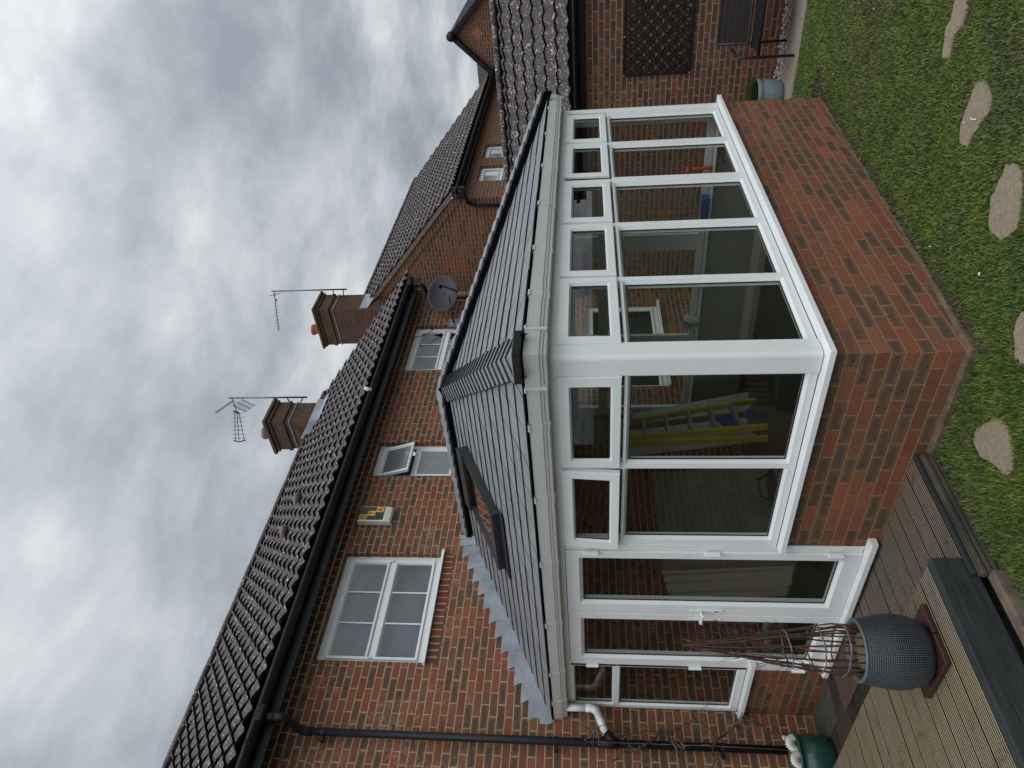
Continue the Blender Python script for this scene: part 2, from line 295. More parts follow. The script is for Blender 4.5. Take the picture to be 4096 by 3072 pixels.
# ------------------------------------------------------------------ mesh helpers
class MB:
    def __init__(s): s.v = []; s.f = []; s.uv = None
    def add(s, vs, fs):
        o = len(s.v); s.v += [tuple(v) for v in vs]; s.f += [tuple(o+i for i in f) for f in fs]; return s
    def poly(s, *vs): return s.add(vs, [tuple(range(len(vs)))])
    def box(s, x0, x1, y0, y1, z0, z1):
        return s.add([(x0,y0,z0),(x1,y0,z0),(x1,y1,z0),(x0,y1,z0),(x0,y0,z1),(x1,y0,z1),(x1,y1,z1),(x0,y1,z1)],
                     [(0,3,2,1),(4,5,6,7),(0,1,5,4),(1,2,6,5),(2,3,7,6),(3,0,4,7)])
    def mbox(s, M, a0, a1, b0, b1, c0, c1):
        return s.add([M(*q) for q in ((a0,b0,c0),(a1,b0,c0),(a1,b1,c0),(a0,b1,c0),(a0,b0,c1),(a1,b0,c1),(a1,b1,c1),(a0,b1,c1))],
                     [(0,3,2,1),(4,5,6,7),(0,1,5,4),(1,2,6,5),(2,3,7,6),(3,0,4,7)])
    def tube(s, pts, r, seg=8, cap=True):
        pts = [Vector(p) for p in pts]; n = len(pts); rr = r if isinstance(r, (list, tuple)) else [r]*n
        t0 = (pts[1]-pts[0]).normalized(); a = t0.orthogonal().normalized(); o = len(s.v)
        for i, p in enumerate(pts):
            t = ((pts[min(i+1, n-1)]-p).normalized() + (p-pts[max(i-1, 0)]).normalized())
            t = t.normalized() if t.length > 1e-6 else t0
            a = (a - t*a.dot(t)); a = a.normalized() if a.length > 1e-6 else t.orthogonal().normalized(); b = t.cross(a)
            for k in range(seg):
                q = 2*PI*k/seg; s.v.append(tuple(p + (a*math.cos(q)+b*math.sin(q))*rr[i]))
        for i in range(n-1):
            for k in range(seg): s.f.append((o+i*seg+k, o+i*seg+(k+1) % seg, o+(i+1)*seg+(k+1) % seg, o+(i+1)*seg+k))
        if cap: s.f.append(tuple(o+k for k in range(seg))[::-1]); s.f.append(tuple(o+(n-1)*seg+k for k in range(seg)))
        return s
    def lathe(s, prof, c, seg=48, uvs=None):
        o = len(s.v)
        for (r, z) in prof:
            for k in range(seg):
                a = 2*PI*k/seg; s.v.append((c[0]+r*math.cos(a), c[1]+r*math.sin(a), c[2]+z))
        for i in range(len(prof)-1):
            for k in range(seg): s.f.append((o+i*seg+k, o+i*seg+(k+1) % seg, o+(i+1)*seg+(k+1) % seg, o+(i+1)*seg+k))
        return s
    def ball(s, c, r, seg=10, rings=6, sx=1, sy=1, sz=1):
        o = len(s.v); s.v.append((c[0], c[1], c[2]-r*sz))
        for i in range(1, rings):
            ph = -PI/2 + PI*i/rings
            for k in range(seg): a = 2*PI*k/seg; s.v.append((c[0]+r*sx*math.cos(ph)*math.cos(a), c[1]+r*sy*math.cos(ph)*math.sin(a), c[2]+r*sz*math.sin(ph)))
        s.v.append((c[0], c[1], c[2]+r*sz)); e = len(s.v)-1
        for k in range(seg): s.f.append((o, o+1+(k+1) % seg, o+1+k)); s.f.append((e, o+1+(rings-2)*seg+k, o+1+(rings-2)*seg+(k+1) % seg))
        for i in range(rings-2):
            for k in range(seg): s.f.append((o+1+i*seg+k, o+1+i*seg+(k+1) % seg, o+1+(i+1)*seg+(k+1) % seg, o+1+(i+1)*seg+k))
        return s
    def extrude(s, prof, path, close=True):
        """prof: list of offsets already mapped by path entries: path = list of functions (a,b)->point"""
        o = len(s.v); n = len(prof)
        for P in path: s.v += [tuple(P(a, b)) for a, b in prof]
        for i in range(len(path)-1):
            for k in range(n if close else n-1): s.f.append((o+i*n+k, o+i*n+(k+1) % n, o+(i+1)*n+(k+1) % n, o+(i+1)*n+k))
        if close: s.f.append(tuple(o+k for k in range(n))[::-1]); s.f.append(tuple(o+(len(path)-1)*n+k for k in range(n)))
        return s
    def build(s, name, mat, parent=None, smooth=False, bevel=0, fix=True, **tags):
        me = bpy.data.meshes.new(name); me.from_pydata(s.v, [], s.f); me.update()
        if fix:
            bm = bmesh.new(); bm.from_mesh(me); bmesh.ops.recalc_face_normals(bm, faces=bm.faces); bm.to_mesh(me); bm.free()
        me.materials.append(MAT[mat] if isinstance(mat, str) else mat)
        if smooth:
            for p in me.polygons: p.use_smooth = True
        o = bpy.data.objects.new(name, me); COL.objects.link(o)
        if parent is not None:
            o.parent = parent; q = parent; loc = Vector((0, 0, 0))
            while q is not None: loc += q.location if q.type == 'EMPTY' else Vector((0, 0, 0)); q = q.parent
            if parent.type == 'EMPTY': o.matrix_parent_inverse = Matrix.Translation(-loc)
        if bevel:
            bv = o.modifiers.new('bevel', 'BEVEL'); bv.width = bevel; bv.segments = 2; bv.limit_method = 'ANGLE'; bv.angle_limit = math.radians(40)
        for k, v in tags.items():
            o[{'cat': 'category'}.get(k, k)] = v
        return o
def thing(name, label, cat, loc=(0, 0, 0), group=None):
    o = bpy.data.objects.new(name, None); COL.objects.link(o); o.location = loc; o.empty_display_size = .2
    o['label'] = label; o['category'] = cat
    if group: o['group'] = group
    return o
def tubeo(name, mat, parent, pts, r, seg=8, **k): return MB().tube(pts, r, seg).build(name, mat, parent, True, **k)
def F(y0): return lambda s, t, d: (s, y0-d, t)                  # wall looking to -Y: s = x, t = z, d = outwards
def L(x0): return lambda s, t, d: (x0-d, s, t)                  # wall looking to -X: s = y
def E(x0): return lambda s, t, d: (x0+d, s, t)                  # wall looking to +X
def ring(mb, M, o, i, d0, d1, db=-.05, cham=.018):
    """mitred frame: outer rect o, glass rect i (s0,t0,s1,t1); front at d0, bead slopes to d1 at the glass"""
    def rect(r, d): return [(r[0], r[1], d), (r[2], r[1], d), (r[2], r[3], d), (r[0], r[3], d)]
    im = (i[0]-cham, i[1]-cham, i[2]+cham, i[3]+cham); e = .004
    oo = (o[0]+e, o[1]+e, o[2]-e, o[3]-e)
    rs = [rect(o, db), rect(o, d0-e), rect(oo, d0), rect(im, d0), rect((im[0]+.003, im[1]+.003, im[2]-.003, im[3]-.003), d0-.006), rect(i, d1), rect(i, db)]
    vs = [M(*q) for r in rs for q in r]; fs = []
    for k in range(len(rs)-1):
        for j in range(4): fs.append((k*4+j, k*4+(j+1) % 4, (k+1)*4+(j+1) % 4, (k+1)*4+j))
    for j in range(4): fs.append((24+j, 24+(j+1) % 4, (j+1) % 4, j))
    mb.add(vs, fs)
def seal(mb, M, i, d, wd=.006):
    for r in ((i[0], i[1], i[2], i[1]+wd), (i[0], i[3]-wd, i[2], i[3]), (i[0], i[1]+wd, i[0]+wd, i[3]-wd), (i[2]-wd, i[1]+wd, i[2], i[3]-wd)): mb.mbox(M, r[0], r[2], r[1], r[3], d-.006, d)
def pane(M, i, d, mat, parent, name='pane'):
    return MB().poly(M(i[0], i[1], d), M(i[2], i[1], d), M(i[2], i[3], d), M(i[0], i[3], d)).build(name, mat, parent)
def wallgrid(mb, M, s0, s1, t0, t1, holes, rev=.1):
    ss = sorted({s0, s1, *[h[0] for h in holes], *[h[2] for h in holes]}); ts = sorted({t0, t1, *[h[1] for h in holes], *[h[3] for h in holes]})
    for a, b in zip(ss, ss[1:]):
        for c, d in zip(ts, ts[1:]):
            m_ = ((a+b)/2, (c+d)/2)
            if any(h[0] < m_[0] < h[2] and h[1] < m_[1] < h[3] for h in holes): continue
            mb.poly(M(a, c, 0), M(b, c, 0), M(b, d, 0), M(a, d, 0))
    for h in holes:
        q = [(h[0], h[1]), (h[2], h[1]), (h[2], h[3]), (h[0], h[3])]
        for k in range(4):
            a, b = q[k], q[(k+1) % 4]; mb.poly(M(*a, 0), M(*b, 0), M(*b, -rev), M(*a, -rev))
def wavy(mb, P, ulen, slen, gauge, wave=.2, amp=.021, th=.028, nper=8, edge=True):
    """interlocking wavy tiles; P(u, s, h)"""
    nu = max(2, int(round(ulen/wave*nper))); us = [ulen*i/nu for i in range(nu+1)]
    def prof(u):
        x = (u/wave) % 1.0
        return amp*(math.sin(2*PI*x) + .30*math.sin(4*PI*x+.4))
    hw = [prof(u) for u in us]; nc = int(math.ceil(slen/gauge - 1e-6))
    for k in range(nc):
        sa = k*gauge; sb = min(slen, (k+1)*gauge+.01); rows = []
        for s_, hh in ((sa+.05, -.006), (sa, th), (sa, th), (sb, .002)):
            rows.append([P(u, s_, h+hh) for u, h in zip(us, hw)])
        o = len(mb.v); n = nu+1
        for r in rows: mb.v += [tuple(q) for q in r]
        for r in (0, 2):
            for i in range(nu): mb.f.append((o+r*n+i, o+r*n+i+1, o+(r+1)*n+i+1, o+(r+1)*n+i))
        if edge:
            for i in (0, nu): mb.f.append((o+n+i, o+3*n+i, o+i))
def halfgutter(mb, path_fn, x0, x1, r, seg=8):
    pr = [(-r*math.cos(PI*k/seg), -r*math.sin(PI*k/seg)) for k in range(seg+1)]; pr += [((r-.006)*math.cos(PI*k/seg), -(r-.006)*math.sin(PI*k/seg)) for k in range(seg+1)]
    mb.extrude(pr, [lambda a, b: path_fn(x0, a, b), lambda a, b: path_fn(x1, a, b)])

# ------------------------------------------------------------------ ground
def zl(x, y=0):
    if x < 0: return -.06
    if x < 4.1: return -.06-.045*x
    if x < 5.9: return -.245-.142*(x-4.1)
    return -.50
mb = MB(); mb.box(-400, 400, -400, 400, -1.2, -.95); mb.build('ground', 'lawn', kind='structure')
mb = MB(); xs = [-14, -6, -3, -2, -1, 0, .5, 1, 1.5, 2, 2.5, 3, 3.5, 4.1, 4.5, 5, 5.4, 5.9, 5.92]; ys = [-30, -12, -6, -4, -3, -2, -1.5, -1, -.5, -.05, .3, .79, 1.4, 3.98]
for a, b in zip(xs, xs[1:]):
    for c, d in zip(ys, ys[1:]):
        if c >= -.05 and a >= 0 and b <= 4.1 and c >= .3: pass
        mb.poly((a, c, zl(a)), (b, c, zl(b)), (b, d, zl(b)), (a, d, zl(a)))
mb.build('lawn', 'lawn', kind='structure')
mb = MB(); mb.box(4.0, 6.985, -6, 3.98, -.9, -.56); mb.box(5.93, 6.56, -6.0, -.206, -.62, -.497); mb.box(5.93, 6.56, -.200, .394, -.62, -.5); mb.box(5.93, 6.56, .400, .994, -.62, -.499)
for k in range(5): mb.box(5.93, 6.56, 1.0+.6*k, 1.594+.6*k, -.62, -.5)
mb.build('patio', 'patio_slab', kind='structure')
mb = MB()
for k in range(900):
    r = random.uniform(.010, .028); y = random.uniform(-1.6, 1.6); x = random.uniform(6.57, 6.96)
    mb.ball((x, y, -.54+random.uniform(0, .045)), r, 6, 4, random.uniform(.8, 1.4), random.uniform(.8, 1.4), random.uniform(.5, .8))
mb.build('pebble_strip', 'pebble', None, True, fix=False, kind='stuff', label='strip of pale pebbles between the patio slabs and the wing wall', category='pebbles')
# soil crumbs along the footing
mb = MB()
for k in range(900):
    x = random.uniform(-.08, 4.15); r = random.uniform(.006, .02); y = -.035-abs(random.gauss(0, .030))
    mb.ball((x, y, zl(x)+r*.4+random.uniform(0, .012)), r, 6, 4, random.uniform(.8, 1.4), random.uniform(.8, 1.4), .8)
for k in range(90):
    mb.ball((4.12+random.gauss(0, .06), -.06+random.gauss(0, .05), zl(4.1)+random.uniform(0, .03)), random.uniform(.012, .03), 6, 4)
mb.build('soil_edge', 'soil', None, True, fix=False, kind='stuff', label='loose dark soil along the foot of the brick plinth', category='soil')
# grass blades
STONES = [[(1.60,-1.42),(1.522,-1.349),(1.494,-1.262),(1.54,-1.2),(1.471,-1.052),(1.367,-1.074),(1.392,-1.191),(1.323,-1.264),(1.32,-1.343),(1.363,-1.382),(1.42,-1.45)],
 [(.944,-1.076),(.839,-1.108),(.733,-1.069),(.698,-1.02),(.743,-.943),(.785,-.877),(.819,-.765),(.916,-.761),(.97,-.822),(.971,-.928),(.958,-1.034)],
 [(.374,-.861),(.298,-.9),(.218,-.892),(.155,-.83),(.071,-.681),(.12,-.60),(.198,-.544),(.323,-.551),(.396,-.668)],
 [(-.205,-.381),(-.193,-.306),(-.289,-.185),(-.36,-.19),(-.46,-.30),(-.40,-.42),(-.30,-.45)],
 [(-.335,.176),(-.40,.125),(-.467,.117),(-.576,.182),(-.61,.25),(-.597,.314),(-.47,.36),(-.358,.417),(-.27,.39),(-.249,.336),(-.29,.26)]]
def inpoly(px, py, poly):
    ins = np.zeros(px.shape, bool); n = len(poly)
    for i in range(n):
        x1, y1 = poly[i]; x2, y2 = poly[(i+1) % n]
        c_ = ((y1 > py) != (y2 > py)) & (px < (x2-x1)*(py-y1)/((y2-y1) if y2 != y1 else 1e-9)+x1); ins ^= c_
    return ins
camxy = np.array([-3.2045, -2.4469]); P3 = []
def inview(px, py, pz):
    d = np.stack([px+3.20451, py+2.44694, pz-1.97507]); f = np.array(fw)@d; r = np.array(R_)@d/f; u = np.array(U_)@d/f
    return (f > .3) & (np.abs(r) < .56) & (np.abs(u) < .74)
bx = []; tot = 0
for (n_, x0, x1, y0, y1) in ((900000, -1.8, 6.0, -6.0, .85),):
    x = rng.uniform(x0, x1, n_); y = rng.uniform(y0, y1, n_); z = np.array([-.06]*n_)
    z = np.where(x < 0, -.06, np.where(x < 4.1, -.06-.045*x, -.245-.142*(x-4.1)))
    keep = inview(x, y, z) & ~((x > -.035+rng.normal(0,.01,n_)) & (y > -.045+rng.normal(0, .02, n_)) & (x < 4.06))
    keep &= ~((y > np.where(x < -.80, .66, .735)+rng.normal(0, .010, n_))); keep &= x < 5.925+rng.normal(0, .012, n_)
    jx = x+rng.normal(0, .008, n_); jy = y+rng.normal(0, .008, n_)
    for S_ in STONES: keep &= ~inpoly(jx, jy, S_)
    dist = np.hypot(x+3.2, y+2.45); keep &= rng.uniform(0, 1, n_) < np.clip(4.6/dist, .25, 1)**1.3
    x, y, z, dist = x[keep], y[keep], z[keep], dist[keep]
n_ = len(x); h = rng.uniform(.012, .027, n_)*np.where(rng.uniform(0, 1, n_) < .06, 1.5, 1); wd = rng.uniform(.0014, .0026, n_)*(1+dist*.10)
a = rng.uniform(0, 2*PI, n_); lean = rng.uniform(.2, 1.1, n_)*h; la = rng.uniform(0, 2*PI, n_)
# blades near the brick and deck edges grow longer
edge = (y > -.16) & (x < 4.3) | (y > .62); h = np.where(edge, h*1.5, h)
V = np.zeros((n_, 5, 3), np.float32)
ca, sa = np.cos(a)*wd, np.sin(a)*wd; lx, ly = np.cos(la)*lean, np.sin(la)*lean
V[:, 0] = np.stack([x-ca, y-sa, z], 1); V[:, 1] = np.stack([x+ca, y+sa, z], 1)
V[:, 2] = np.stack([x+ca*.8+lx*.4, y+sa*.8+ly*.4, z+h*.6], 1); V[:, 3] = np.stack([x-ca*.8+lx*.4, y-sa*.8+ly*.4, z+h*.6], 1); V[:, 4] = np.stack([x+lx, y+ly, z+h], 1)
me = bpy.data.meshes.new('grass'); me.vertices.add(n_*5); me.vertices.foreach_set('co', V.ravel())
idx = np.arange(n_)[:, None]*5; loops = np.concatenate([idx+np.array([[0, 1, 2, 3]]), idx+np.array([[3, 2, 4]])], 1).ravel().astype(np.int32)
me.loops.add(n_*7); me.loops.foreach_set('vertex_index', loops); me.polygons.add(n_*2)
ls = (np.arange(n_)[:, None]*7+np.array([[0, 4]])).ravel().astype(np.int32); me.polygons.foreach_set('loop_start', ls); me.update(calc_edges=True)
me.materials.append(MAT['grass_blade']); go = bpy.data.objects.new('grass', me); COL.objects.link(go)
go['kind'] = 'stuff'; go['label'] = 'short patchy green and yellow lawn grass'; go['category'] = 'grass'
SL = ['long narrow buff stepping stone farthest from the deck, cut by the frame', 'long buff stepping stone with a pale twig on it, opposite the brick plinth', 'large buff stepping stone cut by the frame between two others',
      'buff stepping stone nearest the brick corner, only its edge in view', 'heart-shaped buff stepping stone beside the end of the timber deck']
for S_, lb in zip(STONES, SL):
    n = len(S_); cx_, cy_ = sum(p[0] for p in S_)/n, sum(p[1] for p in S_)/n; pts = []
    for i in range(n):
        p, q = S_[i], S_[(i+1) % n]
        for k in range(4): t = k/4; pts.append((p[0]+(q[0]-p[0])*t+random.gauss(0, .004), p[1]+(q[1]-p[1])*t+random.gauss(0, .004)))
    mb = MB(); zt = zl(cx_)+.016; m_ = len(pts); o_ = thing('stepping_stone', lb, 'stepping stone', (cx_, cy_, zl(cx_)), 'stepping stones set in the lawn') if False else None
    top = [(p[0], p[1], zl(p[0])+.014) for p in pts]; bot = [(p[0], p[1], zl(p[0])-.04) for p in pts]
    mb.add(top+bot, [tuple(range(m_))]+[(i, (i+1) % m_, m_+(i+1) % m_, m_+i) for i in range(m_)])
    mb.build('stepping_stone', 'concrete', None, bevel=.004, label=lb, cat='stepping stone', group='stepping stones set in the lawn')
for (x, y, l_, lb, mt) in ((.80, -.93, .035, 'short pale twig lying on a stepping stone', 'shell_white'), ):
    MB().tube([(x, y, zl(x)+.02), (x+l_, y+.012, zl(x)+.024), (x+l_*1.7, y+.01, zl(x)+.02)], .004, 5).build('twig', mt, None, True, label=lb, cat='twig')

# ------------------------------------------------------------------ deck
def grooved(mb, x0, x1, y0, y1, z, th=.028, gap=.007, bw=.146, ng=8):
    y = y0; rb = random.Random(3)
    while y < y1-.01:
        ye = min(y+bw-gap, y1); g = (ye-y)/ng; pr = []; dz = rb.uniform(-.0015, .0015)
        pr.append((y, z-th)); pr.append((y, z-.003+dz))
        for k in range(ng):
            a = y+k*g; pr += [(a+g*.10, z+dz), (a+g*.62, z+dz), (a+g*.68, z-.010+dz), (a+g*.98, z-.012+dz)]
        pr.append((ye, z-.003+dz)); pr.append((ye, z-th))
        pr = [p for i, p in enumerate(pr) if i == 0 or p[0] >= pr[i-1][0]-1e-9]
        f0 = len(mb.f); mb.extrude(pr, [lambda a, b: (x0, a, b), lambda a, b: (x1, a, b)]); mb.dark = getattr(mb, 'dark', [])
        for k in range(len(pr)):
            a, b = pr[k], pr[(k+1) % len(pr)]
            if not (abs(a[1]-b[1]) < 1e-6 and a[1] > z-.004+dz): mb.dark.append(f0+k)  # every board face except the flat lands gets the darker colour
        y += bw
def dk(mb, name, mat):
    o = mb.build(name, mat, None, fix=False, kind='structure'); o.data.materials.append(MAT['groove_dark'])
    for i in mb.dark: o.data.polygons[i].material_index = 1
mb = MB(); grooved(mb, -.72, -.01, .79, 2.45, .07); dk(mb, 'deck_lower', 'deck_lower')
mb = MB(); grooved(mb, -.72, -.01, 2.47, 3.72, .07); dk(mb, 'deck_lower', 'deck_dark')
mb = MB(); grooved(mb, -3.2, -.73, .86, 5.0, .22); dk(mb, 'deck_upper', 'deck_upper')
mb = MB(); mb.box(-.745, -.725, .86, 3.95, .055, .190); mb.build('deck_riser', 'deck_dark', None, kind='structure')
mb = MB(); mb.box(-.72, .0, .80, 3.95, -.3, -.02); mb.box(-3.2, -.75, .90, 5.0, -.3, .12); mb.build('deck_bed', 'soil', None, kind='structure')
sl_ = MB(); sl_.box(-3.2, -.722, .795, .855, .02, .222); sl_.build('sleeper', 'sleeper', None, bevel=.005, label='dark grey-green painted timber sleeper edging the front of the raised deck', cat='sleeper')
sl_ = MB(); sl_.box(-.84, -.005, .762, .786, .045, .068); sl_.build('edge_strip', 'sleeper', None, bevel=.004, label='narrow black painted strip capping the front edge of the lower deck', cat='board')
mb = MB()
for k in range(5):
    z0 = -.115+k*.031; mb.box(-.86, -.008, .748-.002*k, .772, z0, z0+.023); mb.box(-.855, -.01, .758, .772, z0+.023, z0+.031)
mb.build('grooved_board', 'deck_dark', None, bevel=.003, label='dark grooved fascia board below the lower deck, beside the lawn', cat='board')
mb = MB(); mb.box(-1.30, -.86, .700, .770, -.09, .005); mb.build('timber_edging', 'fence_timber', None, bevel=.01, label='short weathered brown timber lying in the gap below the sleeper', cat='timber')
mb = MB(); mb.box(-.34, -.02, 3.36, 3.96, .03, .082); mb.build('concrete_slab', 'slab_dark', None, bevel=.006, label='dirty dark slab against the house wall in the deck corner', cat='slab')
mb = MB(); mb.box(-3.4, -.05, 3.5, 3.98, -.3, .045); mb.build('ground_strip', 'soil', None, kind='structure')
mb = MB()
for k in range(9):
    x = -.40+k*.042; mb.box(x, x+.038, 2.62, 3.12, .072, .086)
    if k % 2: continue
mb.build('doormat', 'mat_brown', None, bevel=.003, label='brown slatted tile mat on the lower deck in front of the double doors', cat='mat')

# ------------------------------------------------------------------ conservatory
cons = thing('conservatory', 'white framed conservatory with grey slate-effect hipped roof on a brick plinth', 'conservatory', (2, 2, 0))
LW = 4.015; DF, DL = F(0), L(0)
mb = MB()
mb.add([(0, 0, -.4), (LW, 0, -.4), (LW, 0, .684), (0, 0, .684)], [(0, 1, 2, 3)])
mb.add([(0, 0, -.4), (0, 1.628, -.4), (0, 1.628, .684), (0, 0, .684)], [(0, 3, 2, 1)])
mb.add([(LW, 0, -.7), (LW, 3.98, -.7), (LW, 3.98, .684), (LW, 0, .684)], [(0, 1, 2, 3)])
mb.add([(0, 1.628, -.1), (.10, 1.628, -.1), (.10, 1.628, .684), (0, 1.628, .684)], [(0, 1, 2, 3)])
mb.build('plinth_wall', 'brick_plinth', cons, fix=False)
mb = MB(); mb.add([(0, 3.245, -.1), (0, 3.985, -.1), (0, 3.985, .684), (0, 3.245, .684), (.10, 3.245, -.1), (.10, 3.245, .684)], [(0, 3, 2, 1), (0, 4, 5, 3)]); mb.build('plinth_wall', 'brick_plinth', cons, fix=False)
mb = MB()                                                     # concrete footing, follows the ground
fo = lambda x: .045 if x < .1 else max(.008, .045-.030*x)
for a, b in ((-.022, .6), (.6, 1.2), (1.2, 2.6), (2.6, LW+.02)):
    mb.add([(a, -.024, -.6), (b, -.024, -.6), (b, -.024, zl(b)+fo(b)), (a, -.024, zl(a)+fo(a)), (a, 0, zl(a)+fo(a)+.012), (b, 0, zl(b)+fo(b)+.012)], [(0, 1, 2, 3), (3, 2, 5, 4)])
mb.add([(-.022, -.024, -.6), (-.022, .80, -.6), (-.022, .80, -.02), (-.022, -.024, -.012), (0, -.024, .004), (0, .80, -.005)], [(0, 3, 2, 1), (3, 4, 5, 2)])
mb.build('footing', 'footing', cons)
# inner faces of the plinth
mb = MB(); mb.box(.10, LW-.10, .10, .112, .12, .70); mb.box(.10, .112, .111, 1.60, .12, .70); mb.box(LW-.112, LW-.10, .111, 3.97, .12, .70)
mb.build('inner_lining', 'plaster', cons)
mb = MB(); mb.box(.02, LW-.1, .1, 3.97, .08, .12); mb.build('floor', 'floor_inside', cons)
mb = MB(); mb.box(.10, LW-.1, .10, 3.97, 2.20, 2.23); mb.build('ceiling', 'ceiling', cons)
mb = MB(); mb.box(.06, LW-.13, .05, .19, .700, .716); mb.box(LW-.20, LW-.06, .19, 3.97, .700, .716); mb.box(.06, .19, .19, 1.6, .700, .716); mb.build('inner_sill', 'white_upvc', cons, bevel=.004)
# outer cills with sloping top and rounded nose
def cill(M, s0, s1, zt, nose, back=-.07, hh=.030, m0=0, m1=0):
    pr = [(back, zt+.003), (-.005, zt), (nose-.008, zt-.008), (nose, zt-.014), (nose, zt-.014-hh), (nose-.012, zt-.016-hh), (0.004, zt-.016-hh)]
    mb = MB(); mb.extrude(pr, [lambda d, z: M(s0-m0*d, z, d), lambda d, z: M(s1+m1*d, z, d)]); return mb
cl1 = cill(DF, 0, LW, .722, .056, m0=1, m1=1); cl1.build('sill', 'white_upvc', cons)
cill(DL, 0, 1.655, .722, .056, m0=1).build('sill', 'white_upvc', cons)
cill(DL, 3.095, 3.99, .722, .056).build('sill', 'white_upvc_old', cons)
cill(DL, 1.545, 3.235, .150, .060, hh=.034).build('sill', 'white_upvc_old', cons)
mb = MB(); mb.mbox(DL, 1.635, 3.24, .06, .135, -.06, .0); mb.build('door_threshold', 'white_upvc_old', cons)

q = MB(); q.mbox(DF, -.003, LW, .7205, .7250, -.01, .0016); q.mbox(DL, .0, 1.650, .7205, .7250, -.01, .0016); q.mbox(DL, 3.22, 3.95, .7205, .7240, -.01, .0016); q.mbox(DL, 1.64, 3.236, .148, .1515, -.01, .0016); q.build('sill_joint', 'seal_black', cons)
fr = MB()                                                     # fixed frame
ZB, ZT, ZS, ZH = .722, 1.770, 1.800, 2.215
mull = [.075, .825, 1.5715, 2.333, 3.102, 3.905]
GL = [(.14, .785), (.865, 1.523), (1.62, 2.258), (2.408, 3.044), (3.16, 3.785)]
sashF = []
for k, (a, b) in enumerate(GL):
    o = (mull[k] if k else .02, ZB, mull[k+1] if k < 4 else LW-.03, ZT+.005)
    ring(fr, DF, o, (a, .788, b, 1.740), 0, -.028); pane(DF, (a, .788, b, 1.740), -.030, 'glass', cons, 'pane')
    seal(fr, DF, (a, .788, b, 1.740), -.0285) if False else None
sl2 = MB()
for k, (a, b) in enumerate(GL): seal(sl2, DF, (a, .788, b, 1.740), -.022)
LA = [(.15, .822), (.899, 1.560)]; ml = [.02, .860, 1.635]
for k, (a, b) in enumerate(LA):
    ring(fr, DL, (ml[k], ZB, ml[k+1], ZT+.005), (a, .788, b, 1.740), 0, -.028); pane(DL, (a, .788, b, 1.740), -.030, 'glass', cons, 'pane'); seal(sl2, DL, (a, .788, b, 1.740), -.022)
# head, transom strip and mullions behind the sashes
fr.mbox(DF, .02, LW-.03, 2.150, ZH, -.05, 0); fr.mbox(DL, .02, 1.635, 2.150, ZH, -.05, 0); fr.mbox(DL, 1.635, 3.99, 2.165, ZH, -.05, 0)
for k in range(6):
    m_ = (.05, .825, 1.5715, 2.333, 3.102, 3.935)[k]; fr.mbox(DF, m_-.028, m_+.028, ZT+.005, 2.150, -.05, -.001)
for m_ in (.05, .860, 1.612): fr.mbox(DL, m_-.028, m_+.028, ZT+.005, 2.150, -.05, -.001)
fr.build('window_frame', 'white_upvc', cons)
sl2.build('glazing_seal', 'seal_black', cons)
# corner post: two flats with a soft arris, slightly proud
mb = MB(); pr = [(-.012, .135), (-.012, .030), (.012, .004), (.004, .012), (.030, -.012), (.135, -.012), (.135, .03), (.03, .135)]
pr = [(-.008, .128), (-.012, .120), (-.012, .012), (-.008, .0), (.0, -.008), (.012, -.012), (.120, -.012), (.128, -.008), (.128, .02), (.02, .128)]
mb.extrude(pr, [lambda a, b: (a, b, .7262), lambda a, b: (a, b, 2.222)]); mb.build('corner_post', 'white_upvc', cons)
mb = MB(); mb.box(LW-.075, LW-.02, -.006, .03, .722, 2.22); mb.build('end_post', 'white_upvc', cons, bevel=.004)
# top-hung sashes over each bay (proud of the frame)
def sash(M, o, g, d=.022, parent=cons, tilt=0.0):
    a = math.tan(tilt)
    MM = (lambda s, t, dd: M(s, t, dd+(o[3]-t)*a)) if tilt else M
    f = MB(); ring(f, MM, o, g, d, d-.022, 0 if not tilt else -.01, .014); s_ = f.build('top_sash', 'white_upvc', parent)
    q = MB(); seal(q, MM, g, d-.016, .005); q.build('glazing_seal', 'seal_black', s_)
    pane(MM, g, d-.024, 'glass', s_, 'pane'); return s_
UG = [(.187, .740), (.918, 1.480), (1.672, 2.212), (2.462, 3.005), (3.205, 3.738)]
for (a, b) in UG: sash(DF, (a-.078, 1.792, b+.078, 2.158), (a, 1.856, b, 2.080))
sash(DL, (.125, 1.792, .868-.012, 2.158), (.210, 1.856, .785, 2.080)); sash(DL, (.868+.01, 1.792, 1.632, 2.158), (.955, 1.856, 1.548, 2.080), .026, tilt=.075)
mb = MB(); mb.mbox(DL, .905, .925, 1.81, 1.86, -.02, .02); mb.build('window_stay', 'black_metal', cons)
# double doors
for a, b in ((1.636, 1.700), (3.196, 3.250)): MB().mbox(DL, a, b, .135, 2.165, -.055, 0).build('door_jamb', 'white_upvc', cons, bevel=.004)
def door(o, g, hs):
    f = MB(); ring(f, DL, o, g, .014, -.014, -.05, .026); d = f.build('door', 'white_upvc', cons); q = MB(); seal(q, DL, g, -.008); q.build('glazing_seal', 'seal_black', d)
    pane(DL, g, -.017, 'glass', d); yh, dirn = hs
    h = MB(); h.mbox(DL, yh-.014, yh+.014, 1.005, 1.245, .013, .024); b_ = h.build('handle_plate', 'white_upvc', d, bevel=.006)
    k = MB(); k.tube([DL(yh, 1.165, .02), DL(yh, 1.165, .055), DL(yh+dirn*.012, 1.163, .064), DL(yh+dirn*.06, 1.160, .066), DL(yh+dirn*.115, 1.152, .062)], [.010, .010, .010, .009, .007], 8); k.build('door_handle', 'white_upvc', d, True)
    c_ = MB(); c_.mbox(DL, yh-.004, yh+.004, 1.035, 1.065, .0235, .0262); c_.build('keyhole', 'black_metal', d); return d
